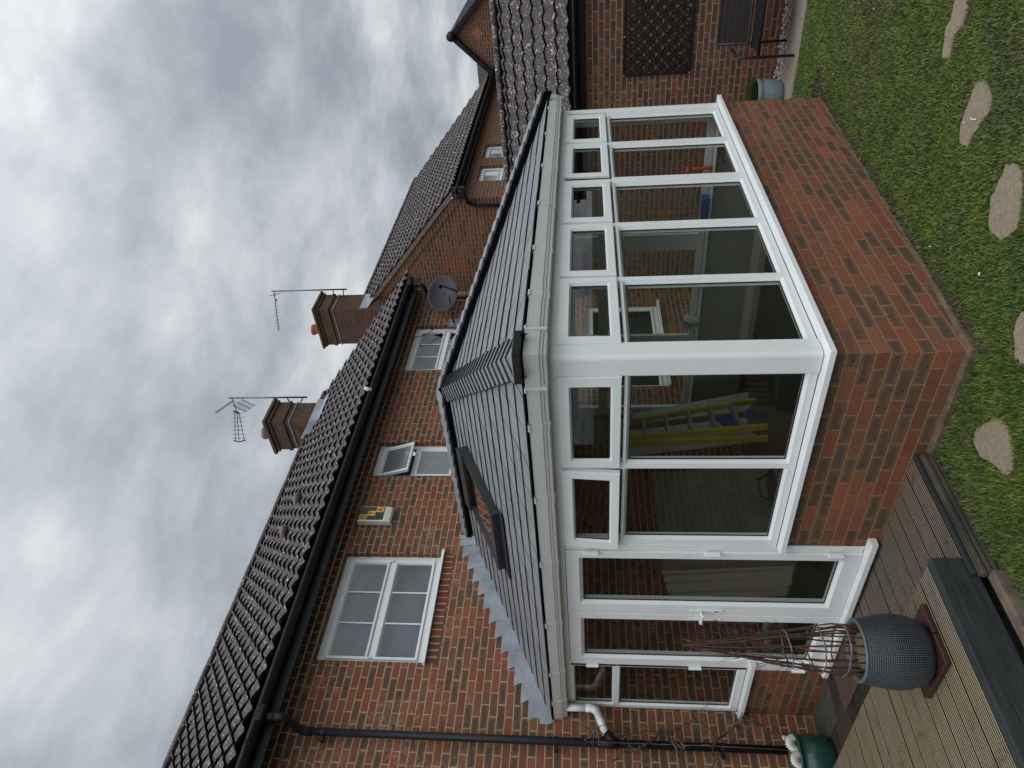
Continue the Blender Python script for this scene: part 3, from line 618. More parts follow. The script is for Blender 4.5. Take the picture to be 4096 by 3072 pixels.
d1 = door((1.702, .150, 2.448, 2.160), (1.800, .285, 2.308, 2.040), (2.392, 1))
d2 = door((2.454, .150, 3.196, 2.160), (2.556, .285, 3.075, 2.040), (2.502, -1))
d1['label'] = 'right leaf of the double doors, nearer the brick corner'; d2['label'] = 'left leaf of the double doors, partly behind the willow stems'
for d, y in ((d1, 1.705), (d2, 3.195)):
    for z in (1.98, 1.145, .33):
        h = MB(); h.mbox(DL, y-.016, y+.016, z-.05, z+.05, .014, .032); h.tube([DL(y, z-.052, .032), DL(y, z+.052, .032)], .014, 8); h.build('hinge', 'white_upvc', d, bevel=.004)
# side light
fr = MB(); ring(fr, DL, (3.215, 1.775, 3.950, 2.168), (3.265, 1.815, 3.890, 2.128), 0, -.026, cham=.012); ring(fr, DL, (3.215, .722, 3.950, 1.777), (3.265, .795, 3.890, 1.742), 0, -.026, cham=.012)
s_ = fr.build('side_window', 'white_upvc', cons)
for g in ((3.265, 1.815, 3.890, 2.128), (3.265, .795, 3.890, 1.742)): pane(DL, g, -.028, 'glass', s_); q = MB(); seal(q, DL, g, -.02); q.build('glazing_seal', 'seal_black', s_)
# far end wall, seen from inside through the glass
DE = E(LW); fr = MB(); EG = [(.15, 1.36), (1.55, 2.70), (2.88, 3.84)]; me_ = [.02, 1.455, 2.79, 3.97]
for k, (a, b) in enumerate(EG):
    ring(fr, DE, (me_[k], ZB, me_[k+1], 1.80), (a, .79, b, 1.74), 0, -.028, -.07); ring(fr, DE, (me_[k], 1.80, me_[k+1], 2.2), (a, 1.86, b, 2.13), 0, -.028, -.07)
s_ = fr.build('end_window_frame', 'white_upvc', cons)
for (a, b) in EG: pane(DE, (a, .79, b, 1.74), -.03, 'glass', s_); pane(DE, (a, 1.86, b, 2.13), -.03, 'glass', s_)
# fascia, soffit, gutter
mb = MB(); mb.box(-.016, LW+.012, -.016, .03, 2.222, 2.345); mb.box(-.016, .03, .031, 3.975, 2.222, 2.345); mb.box(LW-.03, LW+.012, .031, 3.975, 2.222, 2.345)
mb.box(-.024, LW+.02, -.024, -.0165, 2.206, 2.232); mb.box(-.024, -.0165, -.016, 3.975, 2.206, 2.232); mb.build('fascia', 'cream_upvc', cons, bevel=.003)
og = [(.018, .108), (.022, .0), (.030, -.006), (.084, -.006), (.092, .000), (.094, .016), (.100, .022), (.102, .034), (.108, .040), (.116, .106), (.118, .114), (.111, .116), (.104, .108), (.102, .046), (.094, .028), (.086, .008), (.034, .008), (.028, .108)]
def gut(prof, name, mat, y_end=3.97, parent=cons, add=0):
    mb = MB(); Pz = 2.212
    mb.extrude(prof, [lambda a, b: (-.0-a, y_end, Pz+b), lambda a, b: (-a, -a, Pz+b), lambda a, b: (LW+.05+a, -a, Pz+b), lambda a, b: (LW+.05+a, y_end, Pz+b)]); return mb.build(name, mat, parent)
gt = gut(og, 'gutter', 'cream_upvc')
br = [(a*1.0+.004 if a > .05 else a, b-.005 if b < .1 else b+.006) for a, b in og[:11]]
def bracket(M, s, wd=.055):
    mb = MB(); pr = br+[(a-.006, b+.004) for a, b in reversed(br)]
    mb.extrude(pr, [lambda a, b: M(s-wd/2, 2.212+b, a), lambda a, b: M(s+wd/2, 2.212+b, a)])
    mb.mbox(M, s-wd/2, s+wd/2, 2.322, 2.336, .085, .126); mb.build('gutter_union', 'cream_upvc', gt)
for s in (.50, 1.05, 1.72, 2.40, 3.10, 3.75): bracket(DF, s)
for s in (.42, 1.05, 1.72, 2.48, 3.20, 3.68): bracket(DL, s)
mb = MB(); cr_ = [(a+.005 if a > .05 else a, b-.006 if b < .1 else b+.003) for a, b in og[:11]]; cr_ += [(a-.004, b+.003) for a, b in reversed(cr_)]
mb.extrude(cr_, [lambda a, b: (-a, .13, 2.212+b), lambda a, b: (-a, -a, 2.212+b), lambda a, b: (.13, -a, 2.212+b)]); mb.build('gutter_corner', 'cream_upvc', gt, bevel=.003)
for M_ in (DF, DL):
    q = MB(); q.mbox(M_, .108, .132, 2.205, 2.328, .086, .126); q.mbox(M_, .112, .150, 2.324, 2.338, .095, .128); q.build('gutter_clip', 'cream_upvc', gt, bevel=.003)
# white downpipe with elbow, joining the black house downpipe
dp = MB(); px = -.058
dp.tube([(px, 3.86, 2.215), (px, 3.86, 2.03)], .034, 16); dp.tube([(px, 3.86, 2.045), (px, 3.86, 1.995), (px-.010, 3.862, 1.968), (px-.035, 3.864, 1.945)], [.038, .038, .037, .036], 16)
dp.tube([(px-.03, 3.864, 1.948), (px-.225, 3.88, 1.868)], .034, 16); dp.build('white_downpipe', 'white_upvc', cons, True)
MB().tube([(px-.150, 3.872, 1.899), (px-.153, 3.873, 1.8976)], .0355, 16).build('pipe_seal', 'black_plastic', cons, True)

# roof of the conservatory: hipped, slate-like tiles
TA = .466; EX = -.105; EZ = 2.345; XR = LW+.105; AP = (2.03, 1.90); HR = TA*(AP[0]-EX)
AN = math.atan(TA); CA, SA = math.cos(AN), math.sin(AN)
def mk(run):
    Lq = math.hypot(run, HR); return Lq, run/Lq, HR/Lq
LqL, cL, sL = mk(AP[0]-EX); LqF, cF, sF = mk(AP[1]-EX); LqR, cR, sR = mk(XR-AP[0])
def PL(u, s, h): return Vector((EX + s*cL - h*sL, u, EZ + s*sL + h*cL))          # left slope, u = y
def PF(u, s, h): return Vector((u, EX + s*cF - h*sF, EZ + s*sF + h*cF))          # front slope, u = x
def PR(u, s, h): return Vector((XR - s*cR + h*sR, u, EZ + s*sR + h*cR))
yh = lambda f: EX+(AP[1]-EX)*f
SL3 = ((PL, lambda s: yh(s/LqL), lambda s: 3.978, LqL), (PF, lambda s: EX+(AP[0]-EX)*s/LqF, lambda s: XR-(XR-AP[0])*s/LqF, LqF), (PR, lambda s: yh(s/LqR), lambda s: 3.978, LqR))
roof = MB()
for P, lo, hi, SM in SL3:
    roof.poly(P(lo(0), 0, 0), P(hi(0), 0, 0), P(max(hi(SM), lo(SM)+.001), SM, 0), P(lo(SM), SM, 0))
roof.box(-.03, LW+.03, -.03, 3.97, 2.30, 2.343)
roof_o = roof.build('roof', 'underlay', cons)
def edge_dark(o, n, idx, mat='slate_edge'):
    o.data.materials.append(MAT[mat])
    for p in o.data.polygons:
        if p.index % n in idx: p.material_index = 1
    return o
def slates(P, lo, hi, SMAX, gauge=.163, tw=.285, seed=1):
    mb = MB(); r = random.Random(seed); k = 0; s = -.02
    while s < SMAX:
        e = min(s+gauge+.006, SMAX); off = (k % 2)*tw*.5 + r.uniform(-.01, .01); u = lo(max(0, s))-tw+off
        while u < hi(max(0, s)):
            a, b = u+.0055, u+tw-.0055; jig = r.uniform(-.0035, .0035); h0 = .0125+r.uniform(-.0015, .002); h1 = .003
            a0, b0 = max(a, lo(s)), min(b, hi(s)); a1, b1 = max(a, lo(e)), min(b, hi(e))
            if b0 > a0 and b1 > a1:
                n = 3; vs = []
                for i in range(n+1): t = i/n; vs += [P(a0+(b0-a0)*t, s+jig+ (r.uniform(-.002, .002)), h0), P(a1+(b1-a1)*t, e, h1), P(a0+(b0-a0)*t, s+jig+.008, .0005)]
                fs = []
                for i in range(n): fs += [(i*3, (i+1)*3, (i+1)*3+1, i*3+1), (i*3+2, (i+1)*3+2, (i+1)*3, i*3)]
                fs += [(2, 0, 1), (n*3+2, n*3+1, n*3)]
                mb.add(vs, fs)
            u += tw
        s += gauge; k += 1
    return mb
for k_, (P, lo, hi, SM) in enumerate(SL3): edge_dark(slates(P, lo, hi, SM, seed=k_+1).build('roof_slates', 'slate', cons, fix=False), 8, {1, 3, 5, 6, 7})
def caps(p0, p1, wdir, drop, n, w_=.125, lift=.030, name='hip_tiles', seed=4, th=.015):
    p0, p1, wd = Vector(p0), Vector(p1), Vector(wdir).normalized(); ax = (p1-p0); mb = MB(); r = random.Random(seed); upv = Vector((0, 0, 1))
    for k in range(n):
        a = p0+ax*(k/n); b = p0+ax*((k+1.25)/n) if k < n-1 else p1
        ww = w_*(1+r.uniform(-.02, .02)); a2 = a+ax.normalized()*.014; la, lb = lift+.020, lift+.002
        def X(p, l, s_): return p + upv*(l - (drop*ww if s_ else 0)) + wd*(ww*s_)
        vs = [X(a, la, -1), X(a, la+.012, 0), X(a, la, 1), X(b, lb, -1), X(b, lb+.012, 0), X(b, lb, 1), X(a2, la-th-.008, -1), X(a2, la-th-.008, 0), X(a2, la-th-.008, 1), X(b, lb-th, -1), X(b, lb-th, 1)]
        mb.add(vs, [(0, 1, 4, 3), (1, 2, 5, 4), (6, 7, 1, 0), (7, 8, 2, 1), (0, 3, 9, 6), (2, 8, 10, 5)])
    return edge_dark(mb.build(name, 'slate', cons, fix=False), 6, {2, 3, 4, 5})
APX = (AP[0], AP[1], EZ+HR); q2 = 1/math.sqrt(2)
caps((EX+.075, EX+.072, EZ+.033), APX, (-q2, q2, 0), TA*q2, 22, lift=.034); caps((XR, EX, EZ), APX, (q2, q2, 0), TA*q2, 23, lift=.078, seed=5)
caps((AP[0], 3.975, APX[2]), (AP[0], AP[1]-.03, APX[2]), (1, 0, 0), TA, 13, lift=.075, name='ridge_tiles', seed=6)
mb = MB()                                                     # dark dry-fix strips under ridge and hips
def strip(p0, p1, wdir, drop, w_, l0, l1, top=.008):
    p0, p1, wd = Vector(p0), Vector(p1), Vector(wdir).normalized(); u_ = Vector((0, 0, 1))
    for sg in (-1, 1):
        A = [p + wd*w_*sg + u_*(-drop*w_+l) for p in (p0, p1) for l in (l0, l1)]
        mb.add([A[0], A[1], A[3], A[2]], [(0, 1, 2, 3)])
strip((EX, EX, EZ), APX, (-q2, q2, 0), TA*q2, .118, -.01, .030); strip((XR, EX, EZ), APX, (q2, q2, 0), TA*q2, .123, -.01, .073); strip((AP[0], 3.97, APX[2]), (AP[0], AP[1], APX[2]), (1, 0, 0), TA, .123, -.01, .070)
mb.build('ridge_strip', 'underlay', cons, fix=False)
mb = MB(); mb.box(EX-.045, EX-.022, EX-.045, EX+.17, EZ-.006, EZ+.040); mb.box(EX-.0215, EX+.17, EX-.045, EX-.022, EZ-.006, EZ+.040); mb.build('hip_end_cap', 'slate_dark', cons, bevel=.004)
h_ = .11; mb = MB(); mb.add([(EX-.040, EX-.040, EZ+.042), (EX-.040, EX+.165, EZ+.042), (EX+h_-.03, EX+h_+.14, EZ+.030+TA*(h_-.03)), (EX+h_+.03, EX+h_+.03, EZ+TA*h_+.062), (EX+h_+.14, EX+h_-.03, EZ+.030+TA*(h_-.03)), (EX+.165, EX-.040, EZ+.042)], [(0, 1, 2, 3), (0, 3, 4, 5)]); mb.build('hip_end_tile', 'slate', cons, fix=False)
mb = MB(); mb.poly((AP[0]-.11, AP[1]+.10, APX[2]+.045), (AP[0], AP[1]-.16, APX[2]+.012), (AP[0]+.11, AP[1]+.10, APX[2]+.045), (AP[0], AP[1]+.10, APX[2]+.085)); mb.poly((AP[0]-.11, AP[1]+.10, APX[2]+.045), (AP[0]-.13, AP[1]-.05, APX[2]-.02), (AP[0], AP[1]-.16, APX[2]+.012)); mb.build('apex_cap', 'lead_old', cons, fix=False)
# lead flashing against the house wall
mb = MB(); W = 3.984; M = F(W); zr = lambda x: EZ+TA*(x-EX)+.010
k = 0; x = EX-.02
while x < 1.86:
    x1 = min(x+.161, 1.90); zt = zr(x1)+.145; vs = [(x+.02, zr(x+.02)-.005), (x1+.03, zr(x1+.03)-.005), (x1+.03, zt), (x-.016, zt), (x+.018, zt-.062)]
    mb.mbox if False else None
    n = len(vs); d0 = .004 if k % 2 else .0065
    mb.add([M(a, b, d0) for a, b in vs]+[M(a, b, .0005) for a, b in vs], [tuple(range(n))]+[(i, (i+1) % n, n+(i+1) % n, n+i) for i in range(n)]); x = x1; k += 1
mb.add([M(EX-.03, zr(EX)-.03, .008), M(EX+.06, zr(EX+.06)-.01, .012), M(EX+.06, zr(EX+.06)+.06, .008), M(EX-.055, zr(EX)+.10, .007), M(EX-.06, zr(EX)+.02, .007)], [(0, 1, 2, 3, 4)])
mb.build('flashing', 'lead', cons, fix=False)
mb = MB(); mb.add([(1.80, 3.97, zr(1.80)), (1.94, 3.97, zr(1.94)+.02), (1.94, 3.975, zr(1.94)+.16), (1.80, 3.975, zr(1.8)+.14), (1.80, 3.82, zr(1.80)+.004)], [(0, 1, 2, 3), (0, 4, 1)]); mb.build('flashing_end', 'lead', cons, fix=False)
# roof window
def SKm(y, s, h): return PL(y, s, h)
sk = MB(); y0, y1, s0, s1 = 2.12, 2.86, .88, 1.76
def ringS(o, i, h0, h1, hb):
    v = [SKm(*q) for r, h in ((o, hb), (o, h0), (i, h0), (i, h1)) for q in ((r[0], r[1], h), (r[2], r[1], h), (r[2], r[3], h), (r[0], r[3], h))]
    return v, [(a*4+j, a*4+(j+1) % 4, a*4+4+(j+1) % 4, a*4+4+j) for a in range(3) for j in range(4)]
sk.add(*ringS((y0, s0, y1, s1), (y0+.055, s0+.060, y1-.055, s1-.10), .085, .062, 0)); sk_o = sk.build('roof_window', 'skylight_metal', cons)
MB().poly(*[SKm(a, b, .066) for a, b in ((y0+.055, s0+.060), (y1-.055, s0+.060), (y1-.055, s1-.10), (y0+.055, s1-.10))]).build('pane', 'glass_roof', sk_o)
sk = MB()
a, b = y0, y1; sk.add([SKm(*q) for q in ((a, s1-.12, .086), (b, s1-.12, .086), (b, s1+.01, .086), (a, s1+.01, .086), (a, s1-.12, .105), (b, s1-.12, .105), (b, s1+.01, .115), (a, s1+.01, .115))], [(0, 3, 2, 1), (4, 5, 6, 7), (0, 1, 5, 4), (1, 2, 6, 5), (2, 3, 7, 6), (3, 0, 4, 7)])
sk.build('cover', 'skylight_metal', sk_o)
MB().poly(*[SKm(a, b, .020) for a, b in ((y0-.07, s0-.11), (y1+.05, s0-.11), (y1+.05, s0+.01), (y0-.07, s0+.01))]).build('apron', 'slate_dark', sk_o)

# ------------------------------------------------------------------ things inside, seen through the glass
ld = thing('step_ladder', 'yellow step ladder with grey treads standing inside behind the glass', 'ladder', (2.8, 2.95, .12))
def rail(p0, p1, mat, w1=.035, w2=.07, name='rail'):
    mb = MB(); p0, p1 = Vector(p0), Vector(p1); a = Vector((1, 0, 0)); b = Vector((0, 1, 0))
    mb.add([p+a*x*w1/2+b*y*w2/2 for p in (p0, p1) for x, y in ((-1, -1), (1, -1), (1, 1), (-1, 1))], [(0, 3, 2, 1), (4, 5, 6, 7), (0, 1, 5, 4), (1, 2, 6, 5), (2, 3, 7, 6), (3, 0, 4, 7)]); return mb.build(name, mat, ld, bevel=.004)
R0, R1 = Vector((3.03, 2.95, .14)), Vector((2.70, 2.98, 1.70)); S0, S1 = Vector((2.53, 2.88, .12)), Vector((2.42, 2.94, 1.72))
rail(R0, R1, 'ladder_yellow'); rail(S0, S1, 'ladder_yellow'); rail(S0+Vector((-.07, .10, 0)), S1+Vector((-.03, .05, 0)), 'ladder_yellow', name='rear_rail'); rail(R0+Vector((-.05, .14, 0)), R1+Vector((0, .08, 0)), 'ladder_orange', name='rear_rail')
for k in range(6):
    t = .17+.155*k; a, b = R0.lerp(R1, t), S0.lerp(S1, t); mb = MB(); mb.add([a+Vector((0, -.05, 0)), b+Vector((0, -.05, 0)), b+Vector((0, .06, .0)), a+Vector((0, .06, 0)), a+Vector((0, -.05, .03)), b+Vector((0, -.05, .03)), b+Vector((0, .06, .03)), a+Vector((0, .06, .03))], [(0, 3, 2, 1), (4, 5, 6, 7), (0, 1, 5, 4), (1, 2, 6, 5), (2, 3, 7, 6), (3, 0, 4, 7)]); mb.build('tread', 'aluminium', ld)
mb = MB(); mb.add([(2.62, 3.02, .35), (2.95, 3.02, .35), (2.78, 3.0, .62), (2.60, 3.0, .5)], [(0, 1, 2, 3)]); mb.box(2.6, 2.95, 3.0, 3.04, .2, .26); mb.build('brace', 'blue_plastic', ld)
mb = MB(); mb.add([(3.48, 3.20, .12), (2.78, 3.34, .12), (2.70, 3.50, 1.62), (3.36, 3.42, 1.45), (3.49, 3.22, .12), (2.79, 3.36, .12), (2.71, 3.52, 1.62), (3.37, 3.44, 1.45)], [(0, 1, 2, 3), (7, 6, 5, 4), (0, 4, 5, 1), (3, 2, 6, 7), (0, 3, 7, 4)]); mb.build('plasterboard', 'plasterboard', None, label='pale board leaning behind the yellow step ladder', cat='board')
for k in range(6):
    ya = 3.10+k*.100; zt = 1.335-.025*k; dx = .022*((k*2) % 3); mb = MB(); mb.add([(1.0+dx, ya, .12), (2.2, ya, .12), (2.2, ya+.092, .12), (1.0+dx, ya+.092, .12), (1.02+dx, ya+.14, zt), (2.2, ya+.14, zt), (2.2, ya+.232, zt), (1.02+dx, ya+.232, zt)], [(0, 3, 2, 1), (4, 5, 6, 7), (0, 1, 5, 4), (1, 2, 6, 5), (2, 3, 7, 6), (3, 0, 4, 7)])
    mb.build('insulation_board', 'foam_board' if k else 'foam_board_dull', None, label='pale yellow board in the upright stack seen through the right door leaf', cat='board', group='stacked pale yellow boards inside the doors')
bk = thing('bucket', 'white bucket with a cloth hanging over its rim on the far inner sill', 'bucket', (3.88, 2.45, .72))
MB().lathe([(.0, .0), (.058, 0), (.070, .14), (.073, .15), (.066, .15), (.055, .01)], (3.88, 2.45, .72), 24).build('tub', 'bucket_white', bk, True)
MB().add([(3.81, 2.40, .88), (3.82, 2.50, .90), (3.80, 2.52, .80), (3.79, 2.42, .82), (3.86, 2.44, .93)], [(0, 1, 2, 3), (0, 4, 1)]).build('cloth', 'plasterboard', bk)
mb = MB(); mb.tube([(3.86, 1.86, .73), (3.865, 1.86, .80)], .035, 12); mb.build('cup', 'black_gloss', None, True, label='small dark cup on the far inner sill', cat='cup')
mb = MB(); mb.box(3.83, 3.93, .90, 1.14, .718, .80); mb.build('storage_box', 'blue_plastic', None, bevel=.01, label='blue box on the far inner sill near the back corner', cat='box')
mb = MB(); mb.tube([(3.90, .60, .72), (3.90, .62, .95)], .02, 8); mb.tube([(3.90, .60, .95), (3.80, .60, .98)], .025, 8); mb.build('spray_handle', 'orange_plastic', None, True, label='orange handled tool standing on the far inner sill', cat='tool')
mb = MB(); mb.tube([(3.86, 1.20, .75), (3.88, 1.22, 1.6)], .016, 8); mb.build('broom_handle', 'orange_plastic', None, True, label='thin orange pole leaning on the far end window', cat='pole')
pd = thing('pendant_lamp', 'unlit pale ceiling lamp shade hanging inside the conservatory', 'lamp', (1.72, 2.05, 2.2))
MB().lathe([(.005, .0), (.07, -.02), (.10, -.06), (.07, -.10), (.0, -.12)], (1.72, 2.05, 2.06), 20).build('shade', 'pot_blue', pd, True); tubeo('flex', 'black_plastic', pd, [(1.72, 2.05, 2.06), (1.72, 2.05, 2.2)], .004)
tb = thing('tool_bag', 'black tool bag on the conservatory floor', 'bag', (1.35, 2.55, .12))
MB().box(1.15, 1.6, 2.4, 2.75, .12, .36).build('bag_body', 'black_gloss', tb, bevel=.06); tubeo('bag_handle', 'black_metal', tb, [(1.2, 2.57, .34), (1.28, 2.57, .46), (1.48, 2.57, .46), (1.56, 2.57, .34)], .012)

# ------------------------------------------------------------------ windows of the houses
def upwin(parent, M, o, rows, cols_, kind='sash', cillw=.05, mat='white_upvc', rd=-.07, top_split=None, glass='glass_upper', name='window', curtain=True, open_top=0):
    """frame set back in the wall at depth rd; o = s0,t0,s1,t1; top_split = height of the transom"""
    s0, t0, s1, t1 = o; fr = MB(); fw_ = .062
    fr.mbox(M, s0, s1, t0, t0+fw_, rd-.05, rd); fr.mbox(M, s0, s1, t1-fw_-.02, t1, rd-.05, rd); fr.mbox(M, s0, s0+fw_*.8, t0+fw_, t1-fw_-.02, rd-.05, rd); fr.mbox(M, s1-fw_*.8, s1, t0+fw_, t1-fw_-.02, rd-.05, rd)
    zt = top_split
    fr.mbox(M, s0+fw_*.8, s1-fw_*.8, zt-.028, zt+.028, rd-.045, rd-.003); w_ = fr.build(name, mat, parent, bevel=.003)
    for idx, (a, b) in enumerate(((t0+fw_, zt-.028), (zt+.028, t1-fw_-.02))):
        g = (s0+fw_*.8+.042, a+.036, s1-fw_*.8-.042, b-.036); oo = (s0+fw_*.8+.002, a+.002, s1-fw_*.8-.002, b-.002)
        tl = open_top if idx == 1 else 0; ta = math.tan(tl)
        MM = (lambda s, t, d: M(s, t, d+(oo[3]-t)*ta)) if tl else M
        r = MB(); ring(r, MM, oo, g, rd+.016, rd-.006, rd-.03, .012); sh = r.build('sash', mat, w_)
        pane(MM, g, rd-.008, glass, sh)
        if cols_ > 1:
            for k in range(1, cols_): sx = g[0]+(g[2]-g[0])*k/cols_; MB().mbox(MM, sx-.007, sx+.007, g[1], g[3], rd-.0065, rd+.002).build('glazing_bar', mat, w_)
        if idx == 1 and kind == 'sash':
            ho = MB()
            for sx in (oo[0]+.012, oo[2]-.012): ho.tube([MM(sx, oo[1]+.01, rd+.012), MM(sx, oo[1]-.03, rd+.012), MM(sx, oo[1]-.05, rd+.002)], [.013, .010, .008], 8)
            ho.build('sash_horn', mat, sh, True)
    tv = MB(); wd = (s1-s0)
    for a, b in ((.10, .42), (.58, .90)) if wd > .8 else ((.15, .85),): tv.mbox(M, s0+wd*a, s0+wd*b, t1-.052, t1-.036, rd, rd+.014)
    tv.build('vent_strip', mat, w_, bevel=.002)
    if cillw:
        c = MB(); pr = [(rd-.02, t0+.004), (rd, t0+.002), (cillw-.01, t0-.010), (cillw, t0-.014), (cillw, t0-.040), (cillw-.015, t0-.042), (rd-.02, t0-.02)]
        c.extrude(pr, [lambda d, z: M(s0-.025, z, d), lambda d, z: M(s1+.025, z, d)]); c.build('sill', mat, w_)
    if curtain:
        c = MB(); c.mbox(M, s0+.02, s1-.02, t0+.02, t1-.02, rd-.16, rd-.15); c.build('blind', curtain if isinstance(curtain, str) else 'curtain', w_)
    return w_

# ------------------------------------------------------------------ main house
house = thing('brick_house', 'red brick house with brown tiled roof and black gutters behind the conservatory', 'house', (2, 6, 0))
HX0, HX1, RY, RZ, EY, EZZ = -3.4, 7.12, 6.25, 7.06, 3.60, 4.945
WL = (.392, 3.628, 1.685, 4.715); WM = (2.865, 3.640, 3.455, 4.715); WR = (4.985, 3.640, 6.125, 4.715); WG = (4.55, .90, 6.62, 2.02)
mb = MB(); wallgrid(mb, F(W), HX0, HX1, -.9, 4.725, [WL, WM, WR, WG], .10)
mb.poly((HX1, W, -.9), (HX1, 8.5, -.9), (HX1, 8.5, 4.9), (HX1, RY, RZ-.1), (HX1, W, 4.9)); mb.poly((HX0, W, -.9), (HX0, 8.5, -.9), (HX0, 8.5, 4.9), (HX0, RY, RZ-.1), (HX0, W, 4.9)); mb.poly((HX0, 8.5, -.9), (HX1, 8.5, -.9), (HX1, 8.5, 4.9), (HX0, 8.5, 4.9))
mb.build('wall', 'brick_house', house, fix=False)
mb = MB(); mb.box(HX0, HX1+.03, W-.028, W+.05, 4.727, 4.797); mb.box(HX0, HX1+.06, W-.056, W+.05, 4.803, 4.873); mb.build('corbel_course', 'brick_corbel', house)
mb = MB(); mb.box(.392, 1.685, W-.004, W+.02, 3.480, 3.590); mb.build('soldier_course', 'brick_soldier', house)
mb = MB(); mb.box(HX0, HX1+.02, 3.70, 3.722, 4.765, 4.95); mb.box(HX0, HX1+.02, 3.722, 3.93, 4.876, 4.90); mb.build('eaves_board', 'black_plastic', house)
mb = MB(); GX1 = 6.98
halfgutter(mb, lambda x, a, b: (x, 3.632+a, 4.918+b), HX0, GX1, .068); g_ = mb.build('gutter', 'black_plastic', house, True)
for x in (-2.2, -.62, .45, 1.9, 3.3, 4.7, 6.2):
    q = MB(); halfgutter(q, lambda x_, a, b: (x_, 3.632+a, 4.918+b), x-.035, x+.035, .074); q.build('gutter_union', 'black_plastic', g_, True)
for x in (-.34, 6.78):
    q = MB(); q.box(x-.075, x+.075, 3.56, 3.71, 4.835, 4.925); q.build('gutter_outlet', 'black_plastic', g_, bevel=.02)
MB().lathe([(.0, 0), (.055, 0), (.055, .03), (.0, .03)], (GX1, 3.635, 4.90), 12).build('gutter_end', 'black_plastic', g_, True)
def downpipe(parent, x, y, z0, z1, yo, zo, r=.034, clips=()):
    p = MB(); p.tube([(x, yo, zo), (x, yo, zo-.13)], r, 14); p.tube([(x, yo, zo-.10), (x, yo, zo-.16), (x, yo+.02, zo-.20), (x, y-.03, zo-.27), (x, y, zo-.31), (x, y, zo-.38)], [r*1.12, r*1.12, r*1.05, r*1.05, r*1.12, r*1.12], 14)
    p.tube([(x, y, zo-.30), (x, y, z0)], r, 14); d = p.build('downpipe', 'black_plastic', parent, True)
    for z in clips:
        q = MB(); q.tube([(x, y, z-.016), (x, y, z+.016)], r*1.16, 14); q.box(x-r-.045, x-r+.005, y-.005, y+.045, z-.016, z+.016); q.build('pipe_clip', 'black_plastic', d)
    return d
downpipe(house, -.345, 3.895, .05, 4.8, 3.64, 4.86, clips=(4.38, 2.30, .9))
MB().tube([(-.345, 3.895, 1.76), (-.345, 3.895, 1.94)], .041, 14).build('pipe_branch', 'black_plastic', house, True)
MB().tube([(px-.21, 3.879, 1.874), (-.345, 3.893, 1.795)], [.042, .040], 14).build('pipe_branch', 'black_plastic', house, True)
downpipe(house, 6.80, 3.895, 2.6, 4.8, 3.64, 4.86, clips=(4.2,))
def slope(y0, z0, y1, z1):
    Ls = math.hypot(y1-y0, z1-z0); cy_, cz_ = (y1-y0)/Ls, (z1-z0)/Ls
    return Ls, (lambda x0: (lambda u, s, h: (x0+u, y0+s*cy_-h*cz_*(1 if cy_ > 0 else -1), z0+s*cz_+h*abs(cy_))))
Ls, PP = slope(EY-.03, EZZ, RY, RZ); mb = MB(); wavy(mb, PP(HX0), HX1+.03-HX0, Ls, .295, .195, .019, .034, 10)
Lb, PB = slope(8.9, EZZ, RY, RZ); rf = mb.build('roof', 'roof_tile', house, True, fix=False)
mb = MB(); mb.poly((HX0, RY, RZ-.02), (HX1+.03, RY, RZ-.02), (HX1+.03, 8.9, EZZ), (HX0, 8.9, EZZ)); mb.build('rear_slope', 'roof_tile', house, fix=False); MB().poly((HX0, EY, EZZ-.03), (HX1, EY, EZZ-.03), (HX1, RY, RZ-.04), (HX0, RY, RZ-.04)).build('roof_underside', 'underlay', house, fix=False)
def ridge(parent, x0, x1, y, z, mat='roof_tile', r=.105):
    mb = MB(); n = int((x1-x0)/.42)+1
    for k in range(n):
        a = x0+(x1-x0)*k/n; b = x0+(x1-x0)*(k+1)/n; rr = r*(1+.04*(k % 2)); pr = [(rr*math.cos(PI*j/8), rr*.9*math.sin(PI*j/8)) for j in range(9)]
        mb.extrude(pr, [lambda p, q: (a, y+p, z-.03+q), lambda p, q: (b-.004, y+p, z-.03+q)])
    return mb.build('ridge_tiles', mat, parent, True)
ridge(rf, HX0, HX1+.03, RY, RZ)
for (x, s) in ((2.63, 1.62), (3.20, 1.62)):
    q = Vector(PP(0)(x, s, .05)); MB().ball(q, .10, 14, 8, 1, 1, .55).build('roof_vent', 'stone_verge', house, True)
w1 = upwin(house, F(W), WL, 2, 3, top_split=4.17); w1['label'] = 'large six-pane window nearest the black downpipe'
w2 = upwin(house, F(W), WM, 2, 1, kind='plain', cillw=0, top_split=4.20, glass='glass_frosted', open_top=.30); w2['label'] = 'narrow frosted window with its top sash pushed open'
w3 = upwin(house, F(W), WR, 2, 3, top_split=4.20, cillw=.05); w3['label'] = 'six-pane window beside the satellite dish'
w4 = upwin(house, F(W), WG, 2, 2, top_split=1.62, kind='plain', curtain='room_dark'); w4['label'] = 'ground floor window seen through the end of the conservatory'
